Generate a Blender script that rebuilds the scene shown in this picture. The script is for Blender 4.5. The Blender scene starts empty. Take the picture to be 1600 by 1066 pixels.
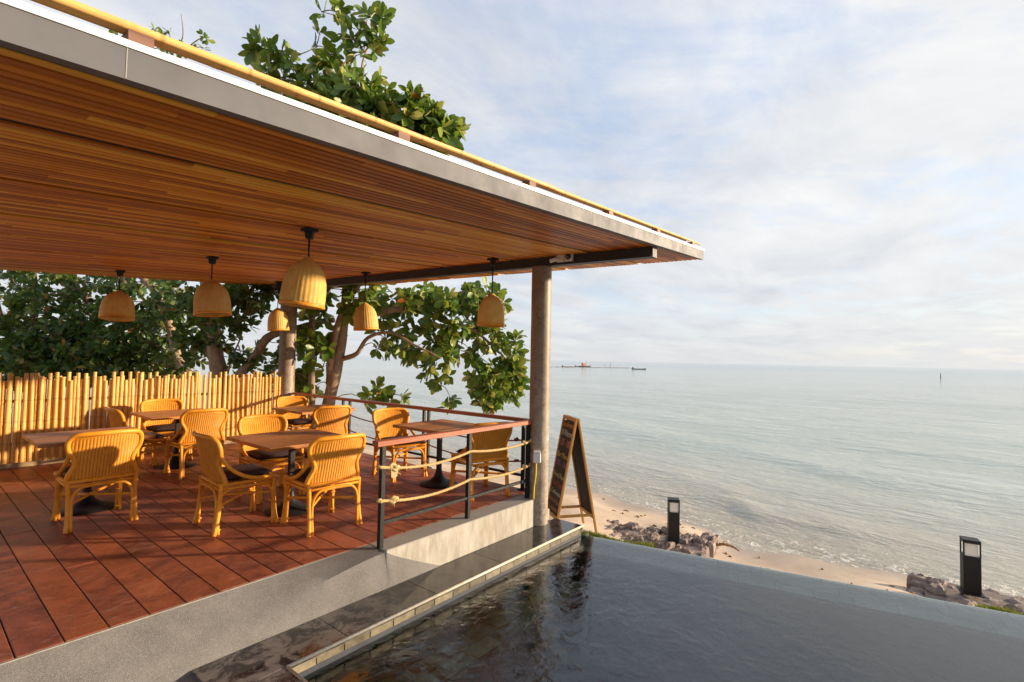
import bpy, math, random
import numpy as np
from math import sin, cos, pi, radians, sqrt
from mathutils import Vector, Matrix
random.seed(7)
RNG = np.random.default_rng(11)
S = bpy.context.scene
COL = S.collection

# ------------------------------------------------------------------ camera
CAM_H = 1.58
F_PX, YAW, PITCH, ROLL = 779.57, radians(38.869), radians(2.095), radians(1.143)
fwd = Vector((cos(YAW) * cos(PITCH), sin(YAW) * cos(PITCH), sin(PITCH)))
rgt = Vector((sin(YAW), -cos(YAW), 0)); upv = rgt.cross(fwd)
rgt, upv = cos(ROLL) * rgt + sin(ROLL) * upv, -sin(ROLL) * rgt + cos(ROLL) * upv
CAM = Vector((0, 0, CAM_H))
cd = bpy.data.cameras.new("camera"); co = bpy.data.objects.new("camera", cd); COL.objects.link(co)
co.matrix_world = Matrix(((rgt.x, upv.x, -fwd.x, 0), (rgt.y, upv.y, -fwd.y, 0), (rgt.z, upv.z, -fwd.z, CAM_H), (0, 0, 0, 1)))
cd.sensor_fit = 'HORIZONTAL'; cd.sensor_width = 36; cd.lens = 36 * F_PX / 1600
cd.clip_start = .05; cd.clip_end = 20000
S.camera = co

# ------------------------------------------------------------------ sky, sun, exposure
SUN_AZ, SUN_EL = radians(318), radians(10.5)
SUN_DIR = Vector((cos(SUN_AZ) * cos(SUN_EL), sin(SUN_AZ) * cos(SUN_EL), sin(SUN_EL)))
EXPOSURE = 1.42
S.view_settings.view_transform = 'Standard'; S.view_settings.look = 'None'
S.view_settings.exposure = EXPOSURE; S.view_settings.gamma = 1
S.view_settings.use_curve_mapping = False
S.cycles.use_denoising = True
S.cycles.max_bounces = 8; S.cycles.diffuse_bounces = 4; S.cycles.glossy_bounces = 4
S.cycles.transparent_max_bounces = 12; S.cycles.transmission_bounces = 4
S.cycles.caustics_reflective = False; S.cycles.caustics_refractive = False
S.cycles.sample_clamp_indirect = 6

W = bpy.data.worlds.new("World"); S.world = W; W.use_nodes = True


class NT:
    """short hand for building node trees"""
    def __init__(s, tree): s.t = tree; s.n = tree.nodes; s.l = tree.links
    def new(s, kind, **kw):
        nd = s.n.new('ShaderNode' + kind)
        for k, v in kw.items(): setattr(nd, k, v)
        return nd
    def put(s, nd, i, v):
        if v is None: return
        k = nd.inputs[i]
        if isinstance(v, bpy.types.NodeSocket): s.l.new(v, k)
        elif isinstance(v, (tuple, list)) and k.type == 'RGBA' and len(v) == 3: k.default_value = (*v, 1)
        else: k.default_value = v
    def math(s, op, a, b=0., c=None, clamp=False):
        nd = s.new('Math', operation=op); nd.use_clamp = clamp
        s.put(nd, 0, a); s.put(nd, 1, b)
        if c is not None: s.put(nd, 2, c)
        return nd.outputs[0]
    def mix(s, f, a, b, kind='MIX'):
        nd = s.new('Mix', data_type='RGBA', blend_type=kind)
        s.put(nd, 0, f); s.put(nd, 6, a); s.put(nd, 7, b)
        return nd.outputs[2]
    def noise(s, vec, scale=5., detail=4., rough=.55, dist=0., dim='3D'):
        nd = s.new('TexNoise', noise_dimensions=dim)
        if vec is not None: s.l.new(vec, nd.inputs['Vector'])
        nd.inputs['Scale'].default_value = scale; nd.inputs['Detail'].default_value = detail
        nd.inputs['Roughness'].default_value = rough; nd.inputs['Distortion'].default_value = dist
        return nd.outputs['Fac']
    def ramp(s, f, stops, interp='LINEAR'):
        nd = s.new('ValToRGB'); cr = nd.color_ramp; cr.interpolation = interp
        while len(cr.elements) < len(stops): cr.elements.new(.5)
        for e, (p, c) in zip(cr.elements, stops):
            e.position = p; e.color = (c, c, c, 1) if isinstance(c, (int, float)) else (*c, 1)
        s.put(nd, 0, f)
        return nd.outputs[0]
    def scaled(s, vec, sc, loc=None):
        nd = s.new('Mapping'); s.l.new(vec, nd.inputs[0]); nd.inputs['Scale'].default_value = sc
        if loc is not None: s.put(nd, 1, loc)
        return nd.outputs[0]
    def sep(s, vec):
        nd = s.new('SeparateXYZ'); s.l.new(vec, nd.inputs[0]); return nd.outputs
    def comb(s, x, y, z):
        nd = s.new('CombineXYZ')
        for i, v in enumerate((x, y, z)): s.put(nd, i, v)
        return nd.outputs[0]


w = NT(W.node_tree)
sky = w.new('TexSky', sky_type='NISHITA'); sky.sun_disc = False
sky.sun_elevation = SUN_EL; sky.sun_rotation = radians(90 - 318); sky.air_density = 1.0; sky.dust_density = .6; sky.ozone_density = 1.5
bg = w.n['Background']; bg.inputs[1].default_value = .1
tc = w.new('TexCoord').outputs['Generated']
sx, sy, sz = w.sep(tc)
zc = w.math('MAXIMUM', sz, 0.)
den = w.math('ADD', zc, .10)
pc = w.comb(w.math('DIVIDE', sx, den), w.math('DIVIDE', sy, den), 0.)
rotm = w.new('Mapping'); w.l.new(pc, rotm.inputs[0]); rotm.inputs['Rotation'].default_value = (0, 0, radians(-25)); rotm.inputs['Scale'].default_value = (.8, 1.25, 1)
pcr = rotm.outputs[0]
big = w.noise(pcr, .55, 3, .5, .3)
fine = w.noise(pcr, 1.7, 9, .62, .5)
wisp = w.noise(w.scaled(pcr, (1.6, .45, 1)), 2.6, 8, .66, .7)
dens = w.math('ADD', w.math('MULTIPLY', big, .75), w.math('ADD', w.math('MULTIPLY', fine, .55), w.math('MULTIPLY', wisp, .35)))
cover = w.ramp(dens, [(.58, .16), (.72, .56), (.86, .98)])
# closeness to the sun warms and brightens the cloud
dotn = w.new('VectorMath', operation='DOT_PRODUCT'); w.l.new(tc, dotn.inputs[0]); dotn.inputs[1].default_value = SUN_DIR
near = w.math('POWER', w.math('MAXIMUM', dotn.outputs['Value'], 0.), 3.)
shade = w.ramp(w.noise(pcr, 1.3, 7, .6, .4), [(.30, 0.), (.68, 1.)])
ccol = w.mix(shade, (2.25, 2.4, 2.7), (3.5, 3.52, 3.55))
ccol = w.mix(w.math('MULTIPLY', near, .8), ccol, (3.9, 3.85, 3.7))
blue = w.mix(.5, sky.outputs[0], (1.75, 2.4, 3.8))
col = w.mix(cover, blue, ccol)
hz = w.math('POWER', w.math('SUBTRACT', 1., zc, clamp=True), 9.)
col = w.mix(w.math('MULTIPLY', hz, .75), col, w.mix(near, (2.75, 2.8, 2.85), (3.1, 3.05, 2.95)))
w.l.new(col, bg.inputs[0])

sl = bpy.data.lights.new("sun", 'SUN'); sl.energy = 3.3; sl.angle = radians(1.6); sl.color = (1., .79, .55)
so = bpy.data.objects.new("sun", sl); COL.objects.link(so)
so.rotation_euler = SUN_DIR.to_track_quat('Z', 'Y').to_euler(); so.location = SUN_DIR * 50


# ------------------------------------------------------------------ helpers
def pix(x, y, depth):
    """world point on the ray through a photo pixel at a distance along the view axis"""
    return CAM + (rgt * ((x - 800) / F_PX) + upv * ((533 - y) / F_PX) + fwd) * depth


def on_z(x, y, z):
    d = rgt * ((x - 800) / F_PX) + upv * ((533 - y) / F_PX) + fwd
    return CAM + d * ((z - CAM_H) / d.z)


class MB:
    """collects geometry for one mesh"""
    def __init__(s): s.v = []; s.f = []
    def add(s, vs, fs):
        o = len(s.v); s.v += [tuple(q) for q in vs]; s.f += [tuple(i + o for i in q) for q in fs]; return s
    def box(s, c, size, rot=None, bevel=0.):
        x, y, z = size[0] / 2, size[1] / 2, size[2] / 2
        if bevel <= 0:
            vs = [Vector((a * x, b * y, d * z)) for d in (-1, 1) for b in (-1, 1) for a in (-1, 1)]
            fs = [(0, 2, 3, 1), (4, 5, 7, 6), (0, 1, 5, 4), (2, 6, 7, 3), (0, 4, 6, 2), (1, 3, 7, 5)]
        else:  # bevelled top and bottom rims and corners (chamfered box)
            b = bevel; vs = []; fs = []
            def ring(i, zz):
                p, q = x - i, y - i
                c8 = min(b, p * .9, q * .9)
                return [Vector(t) for t in ((p, -q + c8, zz), (p, q - c8, zz), (p - c8, q, zz), (-p + c8, q, zz), (-p, q - c8, zz), (-p, -q + c8, zz), (-p + c8, -q, zz), (p - c8, -q, zz))]
            for i, zz in ((b, -z), (0, -z + b), (0, z - b), (b, z)): vs += ring(i, zz)
            for k in range(3):
                for j in range(8): fs.append((k * 8 + j, k * 8 + (j + 1) % 8, k * 8 + 8 + (j + 1) % 8, k * 8 + 8 + j))
            fs += [tuple(range(7, -1, -1)), tuple(range(24, 32))]
        c = Vector(c)
        if rot is not None: vs = [rot @ q for q in vs]
        return s.add([q + c for q in vs], fs)
    def bar(s, p0, p1, a, b, up=(0, 0, 1)):
        """rectangular bar between two points; a across, b along up"""
        p0, p1 = Vector(p0), Vector(p1); d = p1 - p0; L = d.length; d.normalize()
        u = Vector(up); x = d.cross(u)
        if x.length < 1e-4: x = d.cross(Vector((1, 0, 0)))
        x.normalize(); u = x.cross(d)
        m = Matrix((x, d, u)).transposed()
        return s.box((p0 + p1) / 2, (a, L, b), m)
    def tube(s, pts, r, n=8, cap=True):
        pts = [Vector(p) for p in pts]; k = len(pts)
        rs = r if isinstance(r, (list, tuple)) else [r] * k
        t0 = (pts[1] - pts[0]).normalized()
        ref = Vector((0, 0, 1)) if abs(t0.z) < .9 else Vector((1, 0, 0))
        x = t0.cross(ref).normalized(); vs = []; fs = []
        for i, p in enumerate(pts):
            t = (pts[min(i + 1, k - 1)] - pts[max(i - 1, 0)])
            t = t.normalized() if t.length > 1e-9 else t0
            x = (x - t * x.dot(t)); x = x.normalized() if x.length > 1e-6 else t.orthogonal().normalized()
            y = t.cross(x)
            vs += [p + (x * cos(2 * pi * j / n) + y * sin(2 * pi * j / n)) * rs[i] for j in range(n)]
        for i in range(k - 1):
            for j in range(n): fs.append((i * n + j, i * n + (j + 1) % n, i * n + n + (j + 1) % n, i * n + n + j))
        if cap: fs += [tuple(range(n - 1, -1, -1)), tuple(range((k - 1) * n, k * n))]
        return s.add(vs, fs)
    def lathe(s, prof, n=24, c=(0, 0, 0), rmod=None, close=False):
        vs = []; fs = []; c = Vector(c)
        for r, z in prof:
            for j in range(n):
                a = 2 * pi * j / n; rr = r * (rmod(a) if rmod else 1)
                vs.append(c + Vector((rr * cos(a), rr * sin(a), z)))
        for i in range(len(prof) - 1):
            for j in range(n): fs.append((i * n + j, i * n + (j + 1) % n, i * n + n + (j + 1) % n, i * n + n + j))
        if close: fs += [tuple(range(n - 1, -1, -1)), tuple(range((len(prof) - 1) * n, len(prof) * n))]
        return s.add(vs, fs)
    def prism(s, poly, z0, z1, inset=0.):
        n = len(poly); cx = sum(p[0] for p in poly) / n; cy = sum(p[1] for p in poly) / n
        top = [(p[0] + (cx - p[0]) * inset, p[1] + (cy - p[1]) * inset, z1) for p in poly]
        vs = [(p[0], p[1], z0) for p in poly] + [(p[0], p[1], z1 - (z1 - z0) * .25 if inset else z1) for p in poly]
        fs = [tuple(range(n - 1, -1, -1))] + [(j, (j + 1) % n, n + (j + 1) % n, n + j) for j in range(n)]
        if inset:
            vs += top; fs += [(n + j, n + (j + 1) % n, 2 * n + (j + 1) % n, 2 * n + j) for j in range(n)] + [tuple(range(2 * n, 3 * n))]
        else: fs.append(tuple(range(n, 2 * n)))
        return s.add(vs, fs)
    def mesh(s, name, mat, smooth=None):
        me = bpy.data.meshes.new(name); me.from_pydata(s.v, [], s.f); me.update()
        if mat is not None: me.materials.append(mat)
        if smooth:
            me.shade_smooth()
            if smooth is not True: me.set_sharp_from_angle(angle=radians(smooth))
        return me
    def build(s, name, mat, parent=None, smooth=None, loc=None):
        return link(name, s.mesh(name, mat, smooth), parent, loc)


def link(name, data, parent=None, loc=None, mat4=None):
    o = bpy.data.objects.new(name, data); COL.objects.link(o)
    if parent is not None: o.parent = parent
    if mat4 is not None: o.matrix_local = mat4
    elif loc is not None: o.location = loc
    return o


def tag(o, label=None, cat=None, group=None, kind=None):
    for k, v in (('label', label), ('category', cat), ('group', group), ('kind', kind)):
        if v: o[k] = v
    return o


def thing(name, label, cat, loc=(0, 0, 0), rz=0., group=None):
    o = link(name, None, None, loc); o.rotation_euler = (0, 0, rz); o.empty_display_size = .1
    return tag(o, label, cat, group)


def kids(o): return [c for c in bpy.data.objects if c.parent == o]


def copy_tree(o, parent=None):
    c = o.copy(); COL.objects.link(c)
    if parent is not None: c.parent = parent
    for ch in kids_of.get(o.name, kids(o)): copy_tree(ch, c)
    return c


kids_of = {}


def smooth_path(pts, n=6, closed=False):
    """Catmull-Rom through points"""
    P = [Vector(p) for p in pts]; out = []
    for i in range(len(P) - 1):
        p0 = P[max(i - 1, 0)]; p1 = P[i]; p2 = P[i + 1]; p3 = P[min(i + 2, len(P) - 1)]
        for k in range(n):
            t = k / n
            out.append(.5 * ((2 * p1) + (p2 - p0) * t + (2 * p0 - 5 * p1 + 4 * p2 - p3) * t * t + (3 * p1 - p0 - 3 * p2 + p3) * t ** 3))
    return out + [P[-1]]


# ------------------------------------------------------------------ materials
MATS = {}


def material(name):
    m = bpy.data.materials.new(name); m.use_nodes = True; t = NT(m.node_tree)
    b = t.n['Principled BSDF']; MATS[name] = m
    return m, t, b


def bump(t, b, h, strength=.3, dist=.01):
    nd = t.new('Bump'); nd.inputs['Strength'].default_value = strength; nd.inputs['Distance'].default_value = dist
    t.l.new(h, nd.inputs['Height']); t.l.new(nd.outputs[0], b.inputs['Normal'])
    return nd


def surf(name, c0, c1, scale=6., rough=.6, sc=(1, 1, 1), detail=6., vary=.0, bmp=.2, bdist=.004, bscale=None, lo=.3, hi=.7, coord='Object', third=None, spec=.5, metal=0., rvar=.0):
    """two (or three) toned mottled surface with fine relief and per-piece variation"""
    m, t, b = material(name)
    tcn = t.new('TexCoord').outputs[coord]
    oi = t.new('ObjectInfo')
    off = t.math('MULTIPLY', oi.outputs['Random'], 37.)
    v = t.scaled(tcn, sc, t.comb(off, off, off))
    n1 = t.noise(v, scale, detail, .6, .2)
    col = t.mix(t.ramp(n1, [(lo, 0.), (hi, 1.)]), c0, c1)
    if third:
        n2 = t.noise(v, scale * third[1], 5, .6)
        col = t.mix(t.ramp(n2, [(third[2], 0.), (third[3], 1.)]), col, third[0])
    if vary:
        k = t.math('ADD', 1 - vary, t.math('MULTIPLY', oi.outputs['Random'], 2 * vary))
        col = t.mix(1., col, t.comb(k, k, k), 'MULTIPLY')
    t.put(b, 'Base Color', col)
    b.inputs['Roughness'].default_value = rough; b.inputs['Specular IOR Level'].default_value = spec; b.inputs['Metallic'].default_value = metal
    if rvar: t.put(b, 'Roughness', t.ramp(t.noise(v, scale * 1.7, 4), [(.3, max(rough - rvar, .03)), (.7, min(rough + rvar, 1.))]))
    if bmp: bump(t, b, t.noise(v, bscale or scale * 6, 5, .6), bmp, bdist)
    return m


M = MATS
# stamped red-brown planks with pale scuffs
def deck_mat():
    m, t, b = material('deck_plank')
    tcn = t.new('TexCoord').outputs['Object']; oi = t.new('ObjectInfo'); r = oi.outputs['Random']
    off = t.math('MULTIPLY', r, 61.); v = t.scaled(tcn, (1, 1, 1), t.comb(off, off, off))
    n1 = t.noise(v, 3.2, 8, .66, .8); n2 = t.noise(t.scaled(v, (.6, 1.3, 1)), 13., 9, .70, 1.6)
    col = t.mix(t.ramp(n1, [(.36, 0.), (.64, 1.)]), (.105, .032, .024), (.37, .104, .050))
    col = t.mix(t.math('MULTIPLY', t.ramp(r, [(.1, 0.), (.95, 1.)]), .40), col, (.44, .125, .036))
    col = t.mix(t.math('MULTIPLY', t.ramp(n2, [(.52, 0.), (.68, 1.)]), .36), col, (.58, .34, .24))
    col = t.mix(t.math('MULTIPLY', t.ramp(t.noise(v, 1.1, 3), [(.4, 0.), (.7, 1.)]), .35), col, (.17, .055, .052))
    t.put(b, 'Base Color', col); t.put(b, 'Roughness', t.ramp(n2, [(.3, .36), (.7, .62)]))
    b.inputs['Specular IOR Level'].default_value = .25
    bump(t, b, n2, .35, .006)
deck_mat()


def slat_mat():
    m, t, b = material('ceiling_wood')
    tcn = t.new('TexCoord').outputs['Object']; oi = t.new('ObjectInfo'); r = oi.outputs['Random']
    x, y, z = t.sep(tcn)
    off = t.math('MULTIPLY', r, 53.)
    # boards are butted end to end along each strip: a new tone every ~1.7 m
    seg = t.math('FLOOR', t.math('ADD', t.math('DIVIDE', x, 1.7), off))
    wn = t.new('TexWhiteNoise', noise_dimensions='2D'); t.l.new(t.comb(seg, off, 0.), wn.inputs['Vector'])
    v = t.comb(t.math('MULTIPLY', x, .55), t.math('MULTIPLY', y, 14.), t.math('ADD', t.math('MULTIPLY', z, 14.), off))
    g = t.noise(v, 3.2, 7, .6, .5)
    col = t.ramp(wn.outputs['Value'], [(0., (.30, .070, .008)), (.3, (.52, .150, .015)), (.6, (.72, .245, .024)), (.85, (.88, .37, .038)), (1., (.95, .52, .07))])
    col = t.mix(t.math('MULTIPLY', t.ramp(g, [(.35, 0.), (.7, 1.)]), .4), col, (.32, .070, .008))
    t.put(b, 'Base Color', col); b.inputs['Roughness'].default_value = .45; b.inputs['Specular IOR Level'].default_value = .25
    bump(t, b, g, .15, .002)
slat_mat()


def wood(name, c0, c1, axis='x', rough=.5, vary=.25, fine=1.):
    m, t, b = material(name)
    tcn = t.new('TexCoord').outputs['Object']; oi = t.new('ObjectInfo'); r = oi.outputs['Random']
    off = t.math('MULTIPLY', r, 47.)
    sc = {'x': (.9, 16 * fine, 16 * fine), 'y': (16 * fine, .9, 16 * fine), 'z': (16 * fine, 16 * fine, .9)}[axis]
    v = t.scaled(tcn, sc, t.comb(off, off, off))
    g = t.noise(v, 2.5, 8, .62, .6)
    col = t.mix(t.ramp(g, [(.3, 0.), (.72, 1.)]), c0, c1)
    k = t.math('ADD', 1 - vary, t.math('MULTIPLY', r, 2 * vary))
    t.put(b, 'Base Color', t.mix(1., col, t.comb(k, k, k), 'MULTIPLY'))
    b.inputs['Roughness'].default_value = rough
    bump(t, b, g, .18, .002)
    return m


wood('table_wood', (.26, .085, .022), (.56, .22, .050), 'x', .38, .45, .6)
wood('rail_wood', (.26, .065, .026), (.44, .125, .05), 'x', .42, .1)
wood('rail_wood_long', (.26, .065, .026), (.44, .125, .05), 'y', .42, .1)
wood('sign_wood', (.46, .22, .045), (.64, .34, .085), 'z', .5, .08)
wood('block_wood', (.16, .07, .045), (.30, .15, .10), 'x', .7, .2)
wood('kick_board', (.26, .17, .09), (.42, .29, .16), 'x', .7, .05)


def cane_mat(name, c0, c1, c2, weave=False):
    m, t, b = material(name)
    tcn = t.new('TexCoord').outputs['Object']; oi = t.new('ObjectInfo')
    n = t.noise(tcn, 16., 5, .6, .4); n2 = t.noise(tcn, 3.5, 3)
    col = t.mix(t.ramp(n, [(.32, 0.), (.7, 1.)]), c0, c1)
    col = t.mix(t.math('MULTIPLY', t.ramp(n2, [(.45, 0.), (.75, 1.)]), .45), col, c2)
    k = t.math('ADD', .9, t.math('MULTIPLY', oi.outputs['Random'], .2))
    col = t.mix(1., col, t.comb(k, k, k), 'MULTIPLY')
    b.inputs['Roughness'].default_value = .40; b.inputs['Specular IOR Level'].default_value = .28
    if weave:
        x, y, z = t.sep(tcn)
        wv = t.math('SINE', t.math('MULTIPLY', z, 720.))
        col = t.mix(t.math('MULTIPLY', t.math('MAXIMUM', t.math('MULTIPLY', wv, -1.), 0.), .4), col, tuple(q * .45 for q in c0))
        if name == 'rattan_weave':      # groove shade between the upright canes, put into the colour
            groove_shade = t.ramp(t.math('ABSOLUTE', t.math('COSINE', t.math('MULTIPLY', x, pi / .0235))), [(0., 1.), (.28, .6), (.5, 0.)])
            col = t.mix(t.math('MULTIPLY', groove_shade, .62), col, (.20, .065, .008))
        bump(t, b, wv, .5, .002)
    t.put(b, 'Base Color', col)
    return m


cane_mat('rattan_cane', (.62, .225, .016), (.80, .325, .026), (.86, .45, .08))
cane_mat('rattan_weave', (.64, .24, .016), (.82, .335, .026), (.86, .41, .045), True)
cane_mat('lamp_weave', (.70, .40, .10), (.84, .54, .16), (.88, .62, .24), True)


def bamboo_mat():
    m, t, b = material('bamboo')
    tcn = t.new('TexCoord').outputs['Object']; oi = t.new('ObjectInfo'); r = oi.outputs['Random']
    off = t.math('MULTIPLY', r, 29.)
    v = t.scaled(tcn, (9, 9, 1.6), t.comb(off, off, off))
    n = t.noise(v, 3., 6, .6, .4)
    col = t.mix(t.ramp(n, [(.3, 0.), (.75, 1.)]), (.56, .27, .05), (.80, .48, .14))
    col = t.mix(t.math('MULTIPLY', r, .4), col, (.84, .58, .24))
    x, y, z = t.sep(tcn)
    ph = t.math('FRACT', t.math('ADD', t.math('DIVIDE', z, .285), 0.))
    ring = t.ramp(ph, [(0., 1.), (.045, 0.), (.96, 0.), (1., 1.)])
    col = t.mix(t.math('MULTIPLY', ring, .5), col, (.20, .10, .03))
    t.put(b, 'Base Color', col); b.inputs['Roughness'].default_value = .42; b.inputs['Specular IOR Level'].default_value = .3
    bump(t, b, n, .12, .003)
bamboo_mat()

surf('concrete_plain', (.24, .225, .20), (.36, .34, .305), 3.5, .7, bmp=.2)
# washed gravel apron
def gravel_mat():
    m, t, b = material('washed_gravel')
    v = t.new('TexCoord').outputs['Object']
    vo = t.new('TexVoronoi'); vo.inputs['Scale'].default_value = 330; t.l.new(v, vo.inputs['Vector'])
    g = t.mix(t.ramp(t.noise(v, 5, 5, .6), [(.3, 0.), (.7, 1.)]), (.105, .100, .098), (.165, .158, .152))
    r, gg, bb = t.sep(vo.outputs['Color'])
    col = t.mix(t.math('MULTIPLY', t.ramp(r, [(.6, 0.), (1., 1.)]), .45), g, (.32, .30, .28))
    col = t.mix(t.math('MULTIPLY', t.ramp(gg, [(.7, 0.), (1., 1.)]), .5), col, (.04, .036, .034))
    t.put(b, 'Base Color', col); b.inputs['Roughness'].default_value = .75
    bump(t, b, vo.outputs['Distance'], .35, .004)
gravel_mat()


def plaster_mat():
    m, t, b = material('plaster_wall')
    v = t.new('TexCoord').outputs['Object']
    st = t.scaled(v, (1.4, 1.4, .7))
    rot = t.new('Mapping'); t.l.new(v, rot.inputs[0]); rot.inputs['Rotation'].default_value = (0, radians(38), 0); rot.inputs['Scale'].default_value = (7, 3, 1.6)
    n = t.noise(rot.outputs[0], 1.6, 7, .62, .8); n2 = t.noise(st, 3., 6, .65)
    col = t.mix(t.ramp(n, [(.36, 0.), (.64, 1.)]), (.30, .27, .22), (.44, .415, .36))
    col = t.mix(t.math('MULTIPLY', t.ramp(n2, [(.52, 0.), (.72, 1.)]), .5), col, (.27, .215, .15))
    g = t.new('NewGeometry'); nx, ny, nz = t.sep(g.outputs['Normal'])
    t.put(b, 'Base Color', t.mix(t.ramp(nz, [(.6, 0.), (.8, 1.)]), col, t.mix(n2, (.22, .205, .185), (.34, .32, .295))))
    b.inputs['Roughness'].default_value = .75; bump(t, b, n, .25, .004)
plaster_mat()


def column_mat():
    m, t, b = material('column_concrete')
    v = t.new('TexCoord').outputs['Object']
    n = t.noise(v, 7, 8, .7, .3); n2 = t.noise(t.scaled(v, (1, 1, .35)), 3, 5, .6); n3 = t.noise(v, 28, 4, .6)
    x, y, z = t.sep(v)
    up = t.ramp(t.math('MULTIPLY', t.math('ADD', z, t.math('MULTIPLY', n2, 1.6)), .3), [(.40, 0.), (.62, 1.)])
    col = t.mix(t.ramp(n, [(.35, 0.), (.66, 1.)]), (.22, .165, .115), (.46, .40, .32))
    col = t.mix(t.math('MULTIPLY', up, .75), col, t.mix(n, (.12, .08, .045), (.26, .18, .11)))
    col = t.mix(t.math('MULTIPLY', t.ramp(n3, [(.54, 0.), (.62, 1.)]), .6), col, (.12, .08, .05))
    t.put(b, 'Base Color', col); b.inputs['Roughness'].default_value = .5; bump(t, b, n, .2, .003)
column_mat()


def granite_mat():
    m, t, b = material('dark_granite')
    v = t.new('TexCoord').outputs['Object']
    n = t.noise(v, 7., 10, .72, .7); n2 = t.noise(v, 60, 4, .7); n3 = t.noise(v, 1.6, 4, .55, .5)
    col = t.mix(t.ramp(n2, [(.35, 0.), (.7, 1.)]), (.016, .013, .013), (.048, .042, .042))
    # dried lime and dirt, heavier where the slab has dried out (towards the camera end)
    x, y, z = t.sep(v)
    g = t.new('NewGeometry'); px, py, pz = t.sep(g.outputs['Position'])
    dry = t.ramp(t.math('ADD', t.math('MULTIPLY', px, -.35), t.math('ADD', n3, .55)), [(.12, 0.), (.55, 1.)])
    dirt = t.math('MULTIPLY', t.ramp(n, [(.44, 0.), (.56, 1.)]), t.math('ADD', .18, t.math('MULTIPLY', dry, .82)))
    col = t.mix(t.math('MULTIPLY', dirt, .8), col, (.22, .190, .175))
    t.put(b, 'Base Color', col)
    t.put(b, 'Roughness', t.math('ADD', .05, t.math('MULTIPLY', t.math('ADD', dirt, t.math('MULTIPLY', n, .15)), .45)))
    b.inputs['Specular IOR Level'].default_value = .6
    bump(t, b, n2, .04, .001)
granite_mat()
surf('coping_nosing', (.46, .41, .31), (.66, .60, .49), 30, .35, detail=5, bmp=.25)
surf('edge_tile', (.11, .092, .058), (.27, .235, .165), 14, .35, vary=.35, bmp=.3, third=((.14, .12, .07), 2., .55, .75))
surf('pool_tile', (.018, .036, .028), (.07, .105, .08), 7, .4, vary=.45, bmp=.3)
surf('bench_tile', (.10, .18, .13), (.22, .31, .23), 7, .4, vary=.4, bmp=.3)
surf('ledge_tile', (.28, .315, .345), (.44, .475, .49), 6, .22, vary=.28, bmp=.3, third=((.62, .63, .60), 1.4, .52, .75))
surf('pool_shell', (.042, .048, .062), (.062, .068, .084), 5, .5)
surf('black_steel', (.008, .008, .009), (.015, .014, .014), 12, .5, bmp=.1, spec=.3)
surf('grey_steel', (.105, .104, .112), (.145, .143, .150), 4, .6, bmp=.05, rvar=.08, spec=.3)
surf('beam_steel', (.020, .018, .019), (.036, .032, .032), 8, .5, bmp=.1)
surf('white_paint', (.74, .74, .73), (.82, .82, .81), 10, .4, bmp=.05)
surf('roof_sheet', (.10, .035, .030), (.16, .06, .05), 4, .6)
surf('cushion', (.040, .022, .024), (.072, .042, .042), 40, .9, bmp=.4, bscale=300, bdist=.001, spec=.2)
surf('rope', (.50, .33, .13), (.70, .52, .26), 60, .85, bmp=.6, bscale=200, spec=.2)
surf('rope_dark', (.13, .035, .022), (.24, .075, .045), 60, .8, bmp=.5, bscale=200, spec=.2)
surf('white_plastic', (.70, .69, .66), (.78, .77, .74), 10, .4, bmp=0)
surf('yellow_cable', (.60, .42, .05), (.68, .50, .08), 20, .5, bmp=0)
surf('black_plastic', (.012, .012, .013), (.02, .02, .02), 20, .35, bmp=0)
surf('chalkboard', (.012, .011, .010), (.040, .032, .026), 5, .8, bmp=.1)
surf('bark', (.17, .105, .065), (.40, .29, .20), 7, .85, sc=(1, 1, .45), detail=8, bmp=.7, bdist=.02, bscale=16, third=((.10, .06, .04), 2.2, .55, .75))
surf('bark_dark', (.10, .055, .035), (.22, .135, .085), 7, .85, sc=(1, 1, .45), detail=8, bmp=.7, bdist=.02, bscale=16)
surf('stone', (.12, .085, .072), (.29, .225, .195), 4.5, .8, vary=.25, bmp=.7, bdist=.012, bscale=14, third=((.12, .075, .065), 2.2, .55, .75))
surf('driftwood', (.16, .08, .035), (.34, .19, .08), 12, .8, sc=(1, .3, 1), bmp=.5)
surf('boat_wood', (.030, .025, .022), (.06, .05, .04), 3, .7)
surf('boat_red', (.42, .13, .08), (.52, .20, .12), 3, .6)
surf('frosted_glass', (.78, .74, .66), (.86, .82, .74), 6, .45, bmp=0)


def leaf_mat(name, stops, trans=.35):
    m, t, b = material(name)
    g = t.new('NewGeometry'); oi = t.new('ObjectInfo')
    r = t.math('FRACT', t.math('ADD', g.outputs['Random Per Island'], t.math('MULTIPLY', oi.outputs['Random'], 7.31)))
    col = t.ramp(r, stops)
    t.put(b, 'Base Color', col); b.inputs['Roughness'].default_value = .4; b.inputs['Specular IOR Level'].default_value = .45
    tr = t.new('BsdfTranslucent'); t.put(tr, 0, t.mix(.5, col, (.20, .24, .02)))
    mx = t.new('MixShader'); mx.inputs[0].default_value = trans
    t.l.new(b.outputs[0], mx.inputs[1]); t.l.new(tr.outputs[0], mx.inputs[2])
    t.l.new(mx.outputs[0], t.n['Material Output'].inputs[0])
    return m


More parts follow.
